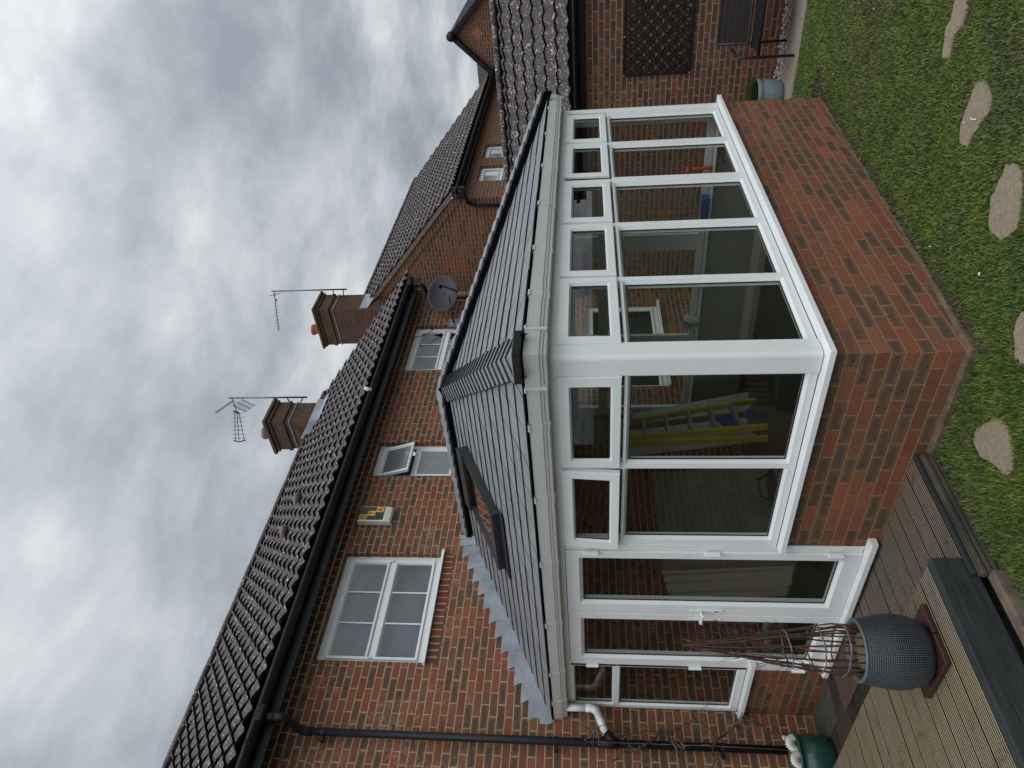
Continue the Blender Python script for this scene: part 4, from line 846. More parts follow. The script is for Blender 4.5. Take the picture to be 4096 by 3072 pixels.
# chimney on the ridge
def chimney(parent, x0, x1, y0, y1, zb, zt, pots, potmat):
    m_ = MB(); m_.box(x0, x1, y0, y1, zb, zt-.36); m_.box(x0-.028, x1+.028, y0-.028, y1+.028, zt-.36, zt-.29); m_.box(x0-.012, x1+.012, y0-.012, y1+.012, zt-.29, zt-.12); m_.box(x0-.04, x1+.04, y0-.04, y1+.04, zt-.12, zt-.06); m_.box(x0-.075, x1+.075, y0-.075, y1+.075, zt-.058, zt)
    c = m_.build('chimney', 'brick_chimney', parent, bevel=.004)
    l = MB(); l.box(x0-.016, x1+.016, y0-.016, y1+.016, zt-.47, zt-.45); l.build('lead_band', 'lead_old', c)
    xm, ym = (x0+x1)/2, (y0+y1)/2; MB().add([(x0-.04, y0-.04, zt), (x1+.04, y0-.04, zt), (x1+.04, y1+.04, zt), (x0-.04, y1+.04, zt), (xm, ym, zt+.10)], [(0, 1, 4), (1, 2, 4), (2, 3, 4), (3, 0, 4)]).build('flaunching', 'mortar', c)
    for p in pots: MB().lathe([(.105, 0), (.10, .13), (.125, .15), (.125, .20), (.105, .21), (.085, .19), (.085, .05)], (p[0], p[1], zt+.02), 20).build('chimney_pot', potmat, c, True)
    return c
ch = chimney(house, 5.98, 6.50, 5.90, 6.56, 5.9, 7.78, [(6.20, 6.36)], 'mortar')
l = MB(); l.add([(5.915, 5.835, 6.60), (6.525, 5.835, 6.60), (6.525, 5.835, 6.92), (5.915, 5.835, 6.92)], [(0, 1, 2, 3)])
l.add([(5.915, 5.835, 6.60), (5.915, 6.25, 6.98), (5.915, 6.25, 7.18), (5.915, 5.835, 6.92)], [(0, 1, 2, 3)]); l.add([(5.87, 5.70, 6.68), (6.56, 5.70, 6.68), (6.56, 5.83, 6.80), (5.87, 5.83, 6.80)], [(0, 1, 2, 3)]); l.build('lead_apron', 'lead', ch, fix=False)

# ------------------------------------------------------------------ wing in front of the neighbouring house
wing = thing('brick_outbuilding', 'single-storey brick wing with wavy brown tiles beyond the conservatory', 'outbuilding', (8.6, 1, 0))
WX, WRX, WRZ = 6.98, 8.62, 3.30
mb = MB(); mb.poly((WX, -2.2, -.9), (WX, 3.98, -.9), (WX, 3.98, 2.16), (WX, -2.2, 2.16)); mb.poly((WX, -2.2, -.9), (10.26, -2.2, -.9), (10.26, -2.2, 2.16), (WRX, -2.2, 3.2), (WX, -2.2, 2.16)); mb.poly((10.26, -2.2, -.9), (10.26, 3.8, -.9), (10.26, 3.8, 2.16), (10.26, -2.2, 2.16)); mb.build('wall', 'brick_wing', wing, fix=False)
def PW(u, s, h): L_ = math.hypot(WRX-6.80, WRZ-2.17); a, b = (WRX-6.80)/L_, (WRZ-2.17)/L_; return (6.80+s*a-h*b, -2.3+u, 2.17+s*b+h*a)
LWG = math.hypot(WRX-6.80, WRZ-2.17); mb = MB(); wavy(mb, PW, 6.25, LWG, .325, .215, .015, .030, 10); rw = mb.build('roof', 'roof_tile_wing', wing, True, fix=False)
mb = MB(); mb.poly((WRX, -2.3, WRZ-.02), (WRX, 3.95, WRZ-.02), (10.44, 3.95, 2.17), (10.44, -2.3, 2.17)); mb.build('rear_slope', 'roof_tile_wing', wing, fix=False)
mb = MB()
for k in range(15):
    a, b = -2.3+k*.417, -2.3+(k+1)*.417; rr = .115+.003*(k % 2); mb.extrude([(rr*math.cos(PI*j/8), rr*.8*math.sin(PI*j/8)) for j in range(9)], [lambda p, q: (WRX+p, a, WRZ-.01+q), lambda p, q: (WRX+p, b-.004, WRZ-.01+q)])
mb.build('ridge_tiles', 'brick_soldier' if False else 'roof_tile_wing', rw, True)
mb = MB(); mb.box(6.90, 6.975, -2.3, 3.95, 2.015, 2.17); mb.box(6.90, 6.978, -2.3, 3.95, 1.985, 2.013); mb.build('eaves_board', 'black_plastic', wing)
mb = MB(); halfgutter(mb, lambda x, a, b: (6.835+a, x, 2.13+b), -2.3, 3.6, .060); mb.build('gutter', 'black_plastic', wing, True)

# ------------------------------------------------------------------ neighbouring house
nb = thing('neighbour_house', 'neighbouring brown brick house with dark tiled roof and a gable facing the dish', 'house', (14, 6, 0))
NX0, NX1, NY, NEZ, NRY, NRZ = 10.43, 17.9, 3.84, 4.66, 6.62, 7.30
N1 = (11.27, 3.25, 12.08, 4.30); N2 = (12.52, 3.25, 13.33, 4.30)
mb = MB(); wallgrid(mb, F(NY), NX0, NX1+.6, -.9, 4.62, [N1, N2], .10); mb.build('wall', 'brick_neighbour', nb, fix=False)
mb = MB(); mb.poly((NX0, NY, -.9), (NX0, 9.4, -.9), (NX0, 9.4, 4.6), (NX0, NRY, NRZ-.08), (NX0, NY, 4.72)); mb.build('gable_wall', 'brick_gable', nb, fix=False)
mb = MB(); mb.box(NX0-.03, NX1+.6, NY-.03, NY+.02, 4.44, 4.51); mb.box(NX0-.05, NX1+.6, NY-.06, NY+.02, 4.515, 4.585); mb.build('corbel_course', 'brick_neighbour', nb)
Ls, PP2 = slope(3.56, NEZ, NRY, NRZ); mb = MB(); wavy(mb, PP2(NX0-.05), NX1+.1-NX0, Ls, .30, .20, .019, .036, 7); rf = mb.build('roof', 'roof_tile', nb, True, fix=False)
mb = MB(); mb.poly((NX0, NRY, NRZ-.02), (NX1, NRY, NRZ-.02), (NX1, 9.7, NEZ), (NX0, 9.7, NEZ)); mb.build('rear_slope', 'roof_tile', nb, fix=False)
MB().poly((NX0-.04, 3.60, NEZ-.015), (NX1+.08, 3.60, NEZ-.015), (NX1+.08, NRY, NRZ-.05), (NX0-.04, NRY, NRZ-.05)).build('roof_underside', 'underlay', nb)
ridge(rf, NX0-.05, NX1+.05, NRY, NRZ)
def along(y0, z0, y1, z1, x0, x1, lo, hi):                     # bar following the verge, lo..hi measured below the tiles
    n = ((y0, z0-lo), (y1, z1-lo), (y1, z1-hi), (y0, z0-hi)); return [(x, a, b) for x in (x0, x1) for a, b in n], [(0, 1, 2, 3), (7, 6, 5, 4), (0, 4, 5, 1), (1, 5, 6, 2), (2, 6, 7, 3), (3, 7, 4, 0)]
MB().add(*along(3.62, NEZ+.03, NRY, NRZ, NX0-.07, NX0+.02, .02, .12)).build('verge', 'stone_verge', nb)
MB().add(*along(3.84, NEZ+.20, NRY, NRZ, NX0-.025, NX0+.02, .12, .34)).build('verge_course', 'brick_corbel' if False else 'brick_gable', nb)
mb = MB(); mb.box(NX0-.02, NX1+.6, 3.66, 3.68, 4.50, 4.72); mb.box(NX0-.02, NX1+.6, 3.68, 3.82, 4.585, 4.60); mb.box(NX0-.10, NX0-.02, 3.56, 3.80, 4.42, 4.68); mb.build('eaves_board', 'black_plastic', nb)
mb = MB(); halfgutter(mb, lambda x, a, b: (x, 3.60+a, 4.60+b), NX0-.35, NX1+.6, .062); mb.build('gutter', 'black_plastic', nb, True)
mb = MB(); mb.tube([(NX0-.20, 3.60, 4.54), (NX0-.20, 3.60, 4.42), (NX0-.05, 3.90, 4.40), (NX0-.055, 3.98, 4.24), (NX0-.055, 4.0, 2.5)], .036, 12); mb.build('downpipe', 'black_plastic', nb, True)
for o, lb in ((N1, 'neighbour window nearer the corner downpipe'), (N2, 'neighbour window farther along the front wall')):
    q = upwin(nb, F(NY), o, 2, 2, top_split=3.84, kind='plain', cillw=.04, curtain='blind', mat='white_upvc_old', glass='glass'); q['label'] = lb
chimney(nb, 9.98, 10.60, 6.16, 7.10, 3.0, 8.13, [(10.15, 6.80)], 'terracotta')
l = MB(); l.add([(10.44, 6.10, 6.84), (10.38, 6.10, 6.78), (10.0, 6.145, 6.88), (10.0, 6.145, 7.06), (10.6, 6.145, 7.06), (10.6, 6.145, 6.8)], [(0, 1, 2, 3, 4, 5)]); l.build('lead_apron', 'lead', nb, fix=False)
mb = MB()
for k, (x, s) in enumerate(((11.9, 1.62), (12.15, 1.58))):
    P_ = PP2(0); mb.poly(P_(x, s, .045), P_(x+.05, s, .045), P_(x+.05, s+.42, .045), P_(x, s+.42, .045))
mb.build('roof_mark', 'diamond', nb, fix=False)
# far house with a gable
fh = thing('far_house', 'farthest brick house, its gable with black bargeboards and a brick diamond', 'house', (22, 5, 0))
GX = 18.6; AY, AZ = 2.68, 5.62
mb = MB(); mb.poly((GX, .9, -1), (GX, 4.45, -1), (GX, 4.45, 3.86), (GX, AY, AZ), (GX, .9, 3.86)); mb.poly((GX, .9, -1), (27, .9, -1), (27, .9, 3.86), (GX, .9, 3.86)); mb.build('wall', 'brick_far', fh, fix=False)
for sg in (-1, 1):
    mb = MB(); a_, b_ = (AY+sg*1.95, AZ-1.95), (AY, AZ+.02); n = ((a_[0], a_[1]), (b_[0], b_[1]), (b_[0], b_[1]+.17), (a_[0], a_[1]+.17))
    mb.add([(x, p, q) for x in (GX-.14, GX-.01) for p, q in n], [(0, 1, 2, 3), (7, 6, 5, 4), (0, 4, 5, 1), (1, 5, 6, 2), (2, 6, 7, 3), (3, 7, 4, 0)]); mb.build('bargeboard', 'black_plastic', fh)
MB().tube([(GX-.18, AY, AZ+.10), (GX-.01, AY, AZ+.10)], .13, 14).build('ridge_end', 'black_plastic', fh, True)
for sg in (-1, 1):
    Ls, P_ = slope(AY-1.95, AZ-1.80, AY, AZ+.15); mb = MB(); Pm = P_(GX-.10); wavy(mb, (lambda u, s, h: Pm(u, s, h)) if sg < 0 else (lambda u, s, h: (Pm(u, s, h)[0], 2*AY-Pm(u, s, h)[1], Pm(u, s, h)[2])), 8, Ls, .30, .20, .022, .035, 5); mb.build('roof', 'roof_tile_far', fh, True, fix=False)
mb = MB(); mb.poly((18.62, 3.3, 4.1), (18.62, 5.2, 4.1), (20.1, 5.2, 5.30), (20.1, 3.3, 5.30)); mb.poly((20.1, 3.3, 5.30), (20.1, 5.2, 5.30), (22, 5.2, 4.1), (22, 3.3, 4.1)); mb.build('rear_roof', 'roof_tile_far', fh, fix=False)
mb = MB(); c_ = (2.66, 4.98); n = ((c_[0], c_[1]-.17), (c_[0]+.17, c_[1]), (c_[0], c_[1]+.17), (c_[0]-.17, c_[1])); mb.add([(x, p, q) for x in (GX-.008, GX+.01) for p, q in n], [(0, 1, 2, 3), (0, 4, 5, 1), (1, 5, 6, 2), (2, 6, 7, 3), (3, 7, 4, 0)]); mb.build('brick_diamond', 'diamond', fh)

# ------------------------------------------------------------------ things on the walls and roofs
ab = thing('alarm_box', 'cream burglar alarm box with black and orange BTA sticker on the brick wall', 'alarm box', (2.185, 3.94, 4.45))
mb = MB(); Mx = F(W)
pr = [(0, 4.285), (.030, 4.275), (.062, 4.292), (.070, 4.330), (.074, 4.36), (.074, 4.640), (.066, 4.668), (.030, 4.680), (0, 4.680)]
mb.extrude(pr, [lambda d, z: Mx(2.078, z, d), lambda d, z: Mx(2.088, z, d+.004 if d > .02 else d), lambda d, z: Mx(2.290, z, d+.004 if d > .02 else d), lambda d, z: Mx(2.300, z, d)]); mb.build('case', 'box_cream', ab, bevel=.006)
mb = MB(); mb.mbox(Mx, 2.094, 2.286, 4.372, 4.662, .0782, .0800); mb.build('sticker', 'sticker_black', ab)
mb = MB()
for (sx, sz) in ((2.098, 4.568), (2.155, 4.476), (2.210, 4.384)): mb.mbox(Mx, sx, sx+.072, sz, sz+.088, .0800, .0808)
mb.build('sticker_squares', 'sticker_yellow', ab)
for ch_, sx, sz in (('B', 2.106, 4.577), ('T', 2.163, 4.485), ('A', 2.218, 4.393)):
    cu = bpy.data.curves.new('letter', 'FONT'); cu.body = ch_; cu.size = .078; cu.offset = .0015; to = bpy.data.objects.new('tmp', cu); COL.objects.link(to)
    bpy.context.view_layer.update(); m_ = bpy.data.meshes.new_from_object(to.evaluated_get(bpy.context.evaluated_depsgraph_get())); bpy.data.objects.remove(to)
    xs_ = [v.co.x for v in m_.vertices]; ys_ = [v.co.y for v in m_.vertices]
    for v in m_.vertices:
        a = (v.co.x-min(xs_))/(max(xs_)-min(xs_)) if False else 0
    X0, Y0 = min(xs_), min(ys_); sxx = .056/(max(xs_)-X0); syy = .070/(max(ys_)-Y0)
    for v in m_.vertices: v.co = Vector(Mx(sx+(v.co.x-X0)*sxx, sz+(v.co.y-Y0)*syy, .0814))
    m_.materials.clear(); m_.materials.append(MAT['sticker_black']); lo = bpy.data.objects.new('letter', m_); COL.objects.link(lo); lo.parent = ab; lo.matrix_parent_inverse = Matrix.Translation(-Vector(ab.location))
MB().lathe([(.006, 0), (.006, .003), (0, .003)], (0, 0, 0), 10)
MB().tube([Mx(2.275, 4.42, .076), Mx(2.275, 4.42, .0815)], .006, 8).build('screw', 'aluminium', ab, True) if False else MB().tube([Mx(2.098, 4.40, .074), Mx(2.098, 4.40, .0805)], .006, 8).build('screw', 'aluminium', ab, True)
# satellite dish
dc = Vector((6.50, 3.62, 4.29)); ds = thing('satellite_dish', 'dark grey satellite dish fixed to the brick wall under the gutter end', 'satellite dish', (6.2, 3.95, 4.2))
dn = Vector((-.62, -.76, .20)).normalized(); du = Vector((0, 0, 1)); dr = du.cross(dn).normalized(); du = dn.cross(dr).normalized()
mb = MB(); o = 0; nr, ns = 8, 40
for i in range(nr+1):
    r = i/nr
    for k in range(ns):
        a = 2*PI*k/ns; x, y = r*.31*math.cos(a), r*.262*math.sin(a); mb.v.append(tuple(dc+dr*x+du*y+dn*(.075*(r*r)-.075)))
for i in range(nr):
    for k in range(ns): mb.f.append((i*ns+k, i*ns+(k+1) % ns, (i+1)*ns+(k+1) % ns, (i+1)*ns+k))
d_ = mb.build('reflector', 'grey_dish', ds, True); md = d_.modifiers.new('solid', 'SOLIDIFY'); md.thickness = .006
lnb = dc+dn*.34-du*.10
tubeo('feed_arm', 'black_plastic', ds, [dc-du*.24-dn*.0, dc-du*.255+dn*.05, lnb-du*.03], .013); MB().tube([lnb-dn*.05+du*.01, lnb+dn*.02+du*.0], [.030, .022], 12).build('lnb', 'black_plastic', ds, True)
MB().box(6.05, 6.25, 3.955, 3.975, 4.02, 4.17).build('wall_plate', 'lead_old', ds); tubeo('mount_arm', 'black_plastic', ds, [(6.15, 3.96, 4.10), (6.20, 3.80, 4.12), dc-dn*.08-du*.08], .014)
tubeo('cable', 'black_plastic', ds, [(5.75, 3.97, 4.80), (5.78, 3.97, 4.68), (5.86, 3.97, 4.50), (6.0, 3.965, 4.40), (6.08, 3.965, 4.20), (6.02, 3.96, 4.12), (6.10, 3.95, 4.06)], .006, 6)
mb = MB(); mb.tube([(4.05, 3.58, 4.88), (4.05, 3.55, 4.98)], .03, 8); mb.build('eaves_fitting', 'box_cream', house, True)
# aerials
def vtube(mb, a, b, r, s=5): mb.tube([a, b], r, s)
a1 = thing('tv_aerial', 'aerial with a grid reflector and three-boom head on the chimney nearest the large window', 'aerial', (6.75, 5.9, 7.2), 'television aerials on the chimneys')
X, Y = 6.72, 5.95; mb = MB(); vtube(mb, (X, Y, 7.22), (X, Y, 8.76), .016, 8); mb.build('mast', 'mast', a1, True)
mb = MB(); vtube(mb, (X, Y, 7.30), (6.52, Y+.02, 7.32), .012); vtube(mb, (X, Y, 7.62), (6.52, Y+.02, 7.45), .012); mb.build('mast_bracket', 'black_metal', a1)
hl = Vector((-.634, .773, 0)); hz = Vector((0, 0, 1)); hd = (hl-hz*.09).normalized(); top = Vector((X, Y, 8.66))
def at2(dn_, lf, dep=0): return top+hl*lf-hz*dn_+Vector((.77, .63, 0))*dep
mb = MB(); vtube(mb, at2(-.04, -.02), at2(.07, .30), .010, 6)
for a_, b_ in ((-.02, -.02), (.05, .055), (.11, .16)): vtube(mb, at2(.03+a_*.6, .26), at2(b_+.04, .80), .007, 5)
mb.add(*((lambda q: (q.v, q.f))(MB().tube([at2(-.01, .80), at2(.09, .83), at2(.22, .80)], .013, 6)))); vtube(mb, at2(-.01, .25), at2(.10, .28), .018, 6); mb.build('boom', 'black_metal', a1)
mb = MB()
for k in range(7):
    for a_, b_ in ((-.02, -.02), (.05, .055), (.11, .16)):
        c_ = at2(.03+a_*.6, .26).lerp(at2(b_+.04, .80), (k+.5)/7); vtube(mb, c_-hz*.032+Vector((.05, .04, 0)), c_+hz*.032-Vector((.05, .04, 0)), .0035, 4)
mb.build('elements', 'mast', a1)
mb = MB(); e0, e1 = at2(-.02, .14), at2(.25, .27); f0, f1 = at2(.16, .03), at2(.42, .15)
for t in (0, .5, 1): vtube(mb, e0.lerp(f0, t), e1.lerp(f1, t), .009)
for k in range(8): t = (k+.3)/8; vtube(mb, e0.lerp(e1, t), f0.lerp(f1, t), .005, 4)
vtube(mb, at2(-.01, .04), at2(-.37, .27), .013); vtube(mb, at2(.0, .055), at2(-.36, .285), .009)
mb.build('reflector', 'mast', a1)
a2 = thing('tv_aerial', 'aerial with one row of short rods above the red chimney pot', 'aerial', (10.9, 6.2, 7.6), 'television aerials on the chimneys')
X, Y = 10.62, 6.02; mb = MB(); vtube(mb, (X, Y, 7.48), (X, Y, 9.28), .018, 8); mb.build('mast', 'mast', a2, True); mb = MB(); vtube(mb, (X, Y, 7.56), (10.5, 6.16, 7.56), .013); vtube(mb, (X, Y, 7.80), (10.5, 6.16, 7.80), .013); mb.build('mast_bracket', 'black_metal', a2)
top = Vector((X, Y, 9.22)); hd = Vector((-.634, .773, -.11)).normalized(); mb = MB(); vtube(mb, top, top+hd*.92, .012, 6); mb.build('boom', 'mast', a2)
mb = MB(); sd2 = Vector((.5, .2, .62)).normalized(); sd2 = (sd2-hd*sd2.dot(hd)).normalized()
for k in range(9): c_ = top+hd*(.27+k*.08); vtube(mb, c_-sd2*.09, c_+sd2*.09, .006, 4)
for s_ in (-.05, .05): c_ = top+hd*.08+Vector((0, 0, s_)); vtube(mb, c_-sd2*.20, c_+sd2*.20, .009, 5)
vtube(mb, top+hd*.18-Vector((0, 0, .02)), top+hd*.23-Vector((0, 0, .02)), .028, 6); mb.build('elements', 'mast', a2)

# trellis panel of interlaced rings on the wing wall
tr = thing('lattice_panel', 'black garden lattice panel of interlaced circles on the wing wall', 'lattice', (6.95, -.3, 1.0))
M = L(6.98); y0_, y1_, z0_, z1_ = -1.05, .592, .592, 1.478
mb = MB()
for a in ((y0_, y1_, z0_, z0_+.022), (y0_, y1_, z1_-.022, z1_), (y0_, y0_+.022, z0_+.022, z1_-.022), (y1_-.022, y1_, z0_+.022, z1_-.022)): mb.mbox(M, a[0], a[1], a[2], a[3], .012, .026)
mb.build('border', 'black_metal', tr)
mb = MB(); pt = .161; r0, r1 = .0905, .0700; ny = int((y1_-y0_)/pt*2)+2; nz = int((z1_-z0_)/pt*2)+2; cnt = 0
for i in range(0, 24):
    for j in range(0, 13):
        if (i+j) % 2: continue
        cy_, cz_ = y1_-.02-i*pt/2, z1_-.02-j*pt/2; d0 = .0145+.0012*((i+2*j) % 5)
        if cy_ < y0_-.02 or cz_ < z0_-.02: continue
        seg = 20; vs = []; ok = []
        for k in range(seg+1):
            a = 2*PI*k/seg; ok.append(y0_ <= cy_+.07*math.cos(a) <= y1_ and z0_ <= cz_+.07*math.sin(a) <= z1_)
            for r, d in ((r0, d0), (r1, d0), (r1, d0-.006), (r0, d0-.006)): vs.append(M(min(max(cy_+r*math.cos(a), y0_+.001), y1_-.001), min(max(cz_+r*math.sin(a), z0_+.001), z1_-.001), d))
        fs = []
        for k in range(seg):
            if ok[k] and ok[k+1]: fs += [(k*4+q, (k+1)*4+q, (k+1)*4+(q+1) % 4, k*4+(q+1) % 4) for q in range(4)]
        mb.add(vs, fs)
mb.build('rings', 'black_metal', tr, fix=False)
for y, z in ((y1_-.012, z1_-.012), (y1_-.012, z0_+.012), (y1_-.50, z1_-.012)): MB().tube([M(y, z, .026), M(y, z, .029)], .007, 8).build('screw', 'white_upvc', tr)

# garden bench (end in view) on the patio
bn = thing('garden_bench', 'black metal garden bench with mesh back against the wing wall', 'bench', (6.3, -.4, -.5))
yb0, yb1 = -1.45, .17
for y in (yb1+.04, yb0-.04):
    tubeo('front_leg', 'black_metal', bn, [(6.13, y, -.50), (6.14, y, .03), (6.15, y, .10), (6.18, y, .142), (6.24, y, .155), (6.55, y, .16)], .017)
    tubeo('rear_leg', 'black_metal', bn, [(6.60, y-.05*(1 if y > 0 else -1), -.50), (6.57, y-.05*(1 if y > 0 else -1), -.06), (6.60, y-.05*(1 if y > 0 else -1), .34)], .014)
mb = MB(); 
for x in (6.15, 6.56): mb.tube([(x, yb0-.04, -.085), (x, yb1+.04, -.085)], .016, 8)
for y in (yb0, yb1): mb.tube([(6.15, y, -.085), (6.58, y, -.085)], .012, 8)
mb.build('seat_frame', 'black_metal', bn, True); MB().box(6.16, 6.56, yb0, yb1, -.082, -.074).build('seat', 'black_metal', bn)
mb = MB(); mb.tube([(6.56, yb0, -.03), (6.61, yb0, .33), (6.61, yb1, .33), (6.56, yb1, -.03), (6.56, yb0, -.03)], .013, 8); mb.build('back_frame', 'black_metal', bn, True)
m = bpy.data.materials.new('mesh_fabric'); m.use_nodes = True; nt = m.node_tree; b = nt.nodes['Principled BSDF']; b.inputs['Base Color'].default_value = (.012, .012, .016, 1); b.inputs['Alpha'].default_value = .86; MAT['mesh_fabric'] = m
MB().poly((6.562, yb0+.01, -.03), (6.562, yb1-.01, -.03), (6.612, yb1-.01, .33), (6.612, yb0+.01, .33)).build('backrest', 'mesh_fabric', bn)
# glazed pot with a tuft
pb = thing('glazed_pot', 'pale blue-grey glazed pot with dark banded rim, green tuft inside, by the wing wall', 'plant pot', (6.42, .74, -.5))
MB().lathe([(0, 0), (.13, 0), (.17, .06), (.195, .14), (.205, .22), (.205, .29), (.215, .33), (.205, .335), (.19, .30), (.18, .10)], (6.42, .76, -.5), 36).build('pot_body', 'pot_blue', pb, True)
mb = MB()
for z in (.262, .285): mb.lathe([(.2065, z), (.2095, z+.003), (.2065, z+.006)], (6.42, .76, -.5), 36)
mb.build('dark_bands', 'black_gloss', pb, True); MB().lathe([(0, .29), (.195, .29)], (6.42, .76, -.5), 24).build('soil', 'soil', pb)
mb = MB(); rr = random.Random(5)
for k in range(1600):
    a, r = rr.uniform(0, 2*PI), .19*math.sqrt(rr.random()); x, y = 6.42+r*math.cos(a), .76+r*math.sin(a); h = rr.uniform(.08, .22); lx, ly = rr.gauss(0, .07)+.3*(x-6.42), rr.gauss(0, .07)+.3*(y-.76); wd = .003
    mb.poly((x-wd, y, -.21), (x+wd, y, -.21), (x+lx, y+ly, -.21+h))
mb.build('foliage', 'leaf_dark', pb, fix=False)

# planter with willow stems
PC = (-1.045, 1.165); pl = thing('planter', 'dark blue-grey pimpled egg-shaped planter standing on the raised deck', 'planter', (*PC, .22))
prof = [(.0, .033), (.108, .033), (.130, .040), (.155, .066), (.174, .105), (.186, .150), (.190, .195), (.188, .235), (.181, .280), (.169, .335), (.160, .372)]
seg = 72; mb = MB(); 
Lc = [0]
for (r0_, z0_), (r1_, z1_) in zip(prof, prof[1:]): Lc.append(Lc[-1]+math.hypot(r1_-r0_, z1_-z0_))
mb.lathe(prof, (*PC, .22), seg); body = mb.build('pot_body', 'pot_pimple', pl, True, fix=True)
uvl = body.data.uv_layers.new(name='UVMap')
for p in body.data.polygons:
    for li in p.loop_indices:
        v = body.data.vertices[body.data.loops[li].vertex_index].co; a = math.atan2(v.y-PC[1], v.x-PC[0])/(2*PI)*104; z = v.z-.22
        k = min(range(len(prof)), key=lambda i: abs(prof[i][1]-z)+abs(prof[i][0]-math.hypot(v.x-PC[0], v.y-PC[1])))
        uvl.data[li].uv = (a, Lc[k]/.0105)
    us_ = [uvl.data[li].uv[0] for li in p.loop_indices]
    if max(us_)-min(us_) > 50:
        for li in p.loop_indices:
            if uvl.data[li].uv[0] < 0: uvl.data[li].uv[0] += 104
MB().lathe([(.158, .370), (.163, .376), (.162, .384), (.154, .387), (.142, .384), (.138, .372), (.142, .30), (.15, .25)], (*PC, .22), 60).build('rim', 'pot_rim', pl, True)
MB().lathe([(0, .345), (.143, .338)], (*PC, .22), 30).build('compost', 'gravel_soil', pl)
ft = thing('brick_stand', 'square of dark red-brown paving tiles under the planter', 'paving tiles', (-1.02, 1.19, .22))
mb = MB()
for i in range(2):
    for j in range(3):
        x0 = -1.195+.172*i; y0 = 1.012+.118*j; mb = MB(); mb.box(x0, x0+.168, y0, y0+.114, .222, .254); mb.build('tile', 'terracotta_tile', ft, bevel=.007)
wl = thing('willow_stems', 'bundle of bare brown willow stems tied upright with woven hoops in the planter', 'willow stems', (*PC, .56))
rr = random.Random(21); ZB_ = .555
def cage(z, a, j):
    """radius of the stem bundle by height"""
    t = (z-ZB_)/(1.42-ZB_); r = .118+.010*math.sin(t*3)-.105*max(0, t-.18)/.82*1.0 if t < 1 else .013
    return max(.012, r)
for k in range(17):
    a0 = 2*PI*k/17+rr.uniform(-.12, .12); pts = []; rad = []; zt = rr.uniform(1.20, 1.50); tw = rr.uniform(-.5, .5); n = 12; r0_ = rr.uniform(.0038, .0060)
    for i in range(n+1):
        t = i/n; z = ZB_+(zt-ZB_)*t; r = cage(z, a0, k)*rr.uniform(.93, 1.07)+(.02 if t > .93 else 0)*rr.random(); a = a0+tw*t*t*2
        pts.append((PC[0]+.01*t+r*math.cos(a), PC[1]+r*math.sin(a), z)); rad.append(r0_*(1-.62*t)+.0006)
    mb = MB(); mb.tube(pts, rad, 6)
    for q in range(rr.randint(2, 5)):
        i = rr.randint(4, n-1); p = Vector(pts[i]); d_ = Vector((rr.gauss(0, 1), rr.gauss(0, 1), rr.uniform(.5, 2))).normalized(); mb.tube([p, p+d_*.03, p+d_*rr.uniform(.05, .11)+Vector((0, 0, .02))], [.0018, .0014, .0006], 4)
    mb.build('stem', 'bark', wl, True)
for z_, rw_ in ((.675, 1.06), (.80, 1.06), (.95, 1.05)):
    pts = []; rb = cage(z_, 0, 0)*rw_
    for i in range(27): a = 2*PI*i/24+.4; pts.append((PC[0]+rb*math.cos(a), PC[1]+rb*math.sin(a), z_+.014*math.sin(a*1.0+z_*9)+.004*math.sin(7*a)))
    mb = MB(); mb.tube(pts, .0034, 6); mb.tube([(p[0], p[1], p[2]+.006*math.cos(i*1.7)) for i, p in enumerate(pts)], .0028, 6); mb.build('hoop', 'bark_pale', wl, True)
mb = MB()
for k in range(30):
    a = rr.uniform(0, 2*PI); z = rr.uniform(.9, 1.44); r = cage(z, 0, 0); p = Vector((PC[0]+r*math.cos(a), PC[1]+r*math.sin(a), z)); d_ = Vector((math.cos(a)*rr.uniform(-.5, .8), math.sin(a)*rr.uniform(-.5, .8), rr.uniform(.3, 1.3))).normalized(); l_ = rr.uniform(.05, .15)
    mb.tube([p, p+d_*l_*.5+Vector((rr.gauss(0, .008), rr.gauss(0, .008), 0)), p+d_*l_], [.002, .0015, .0006], 4)
mb.build('twigs', 'bark', wl, True)

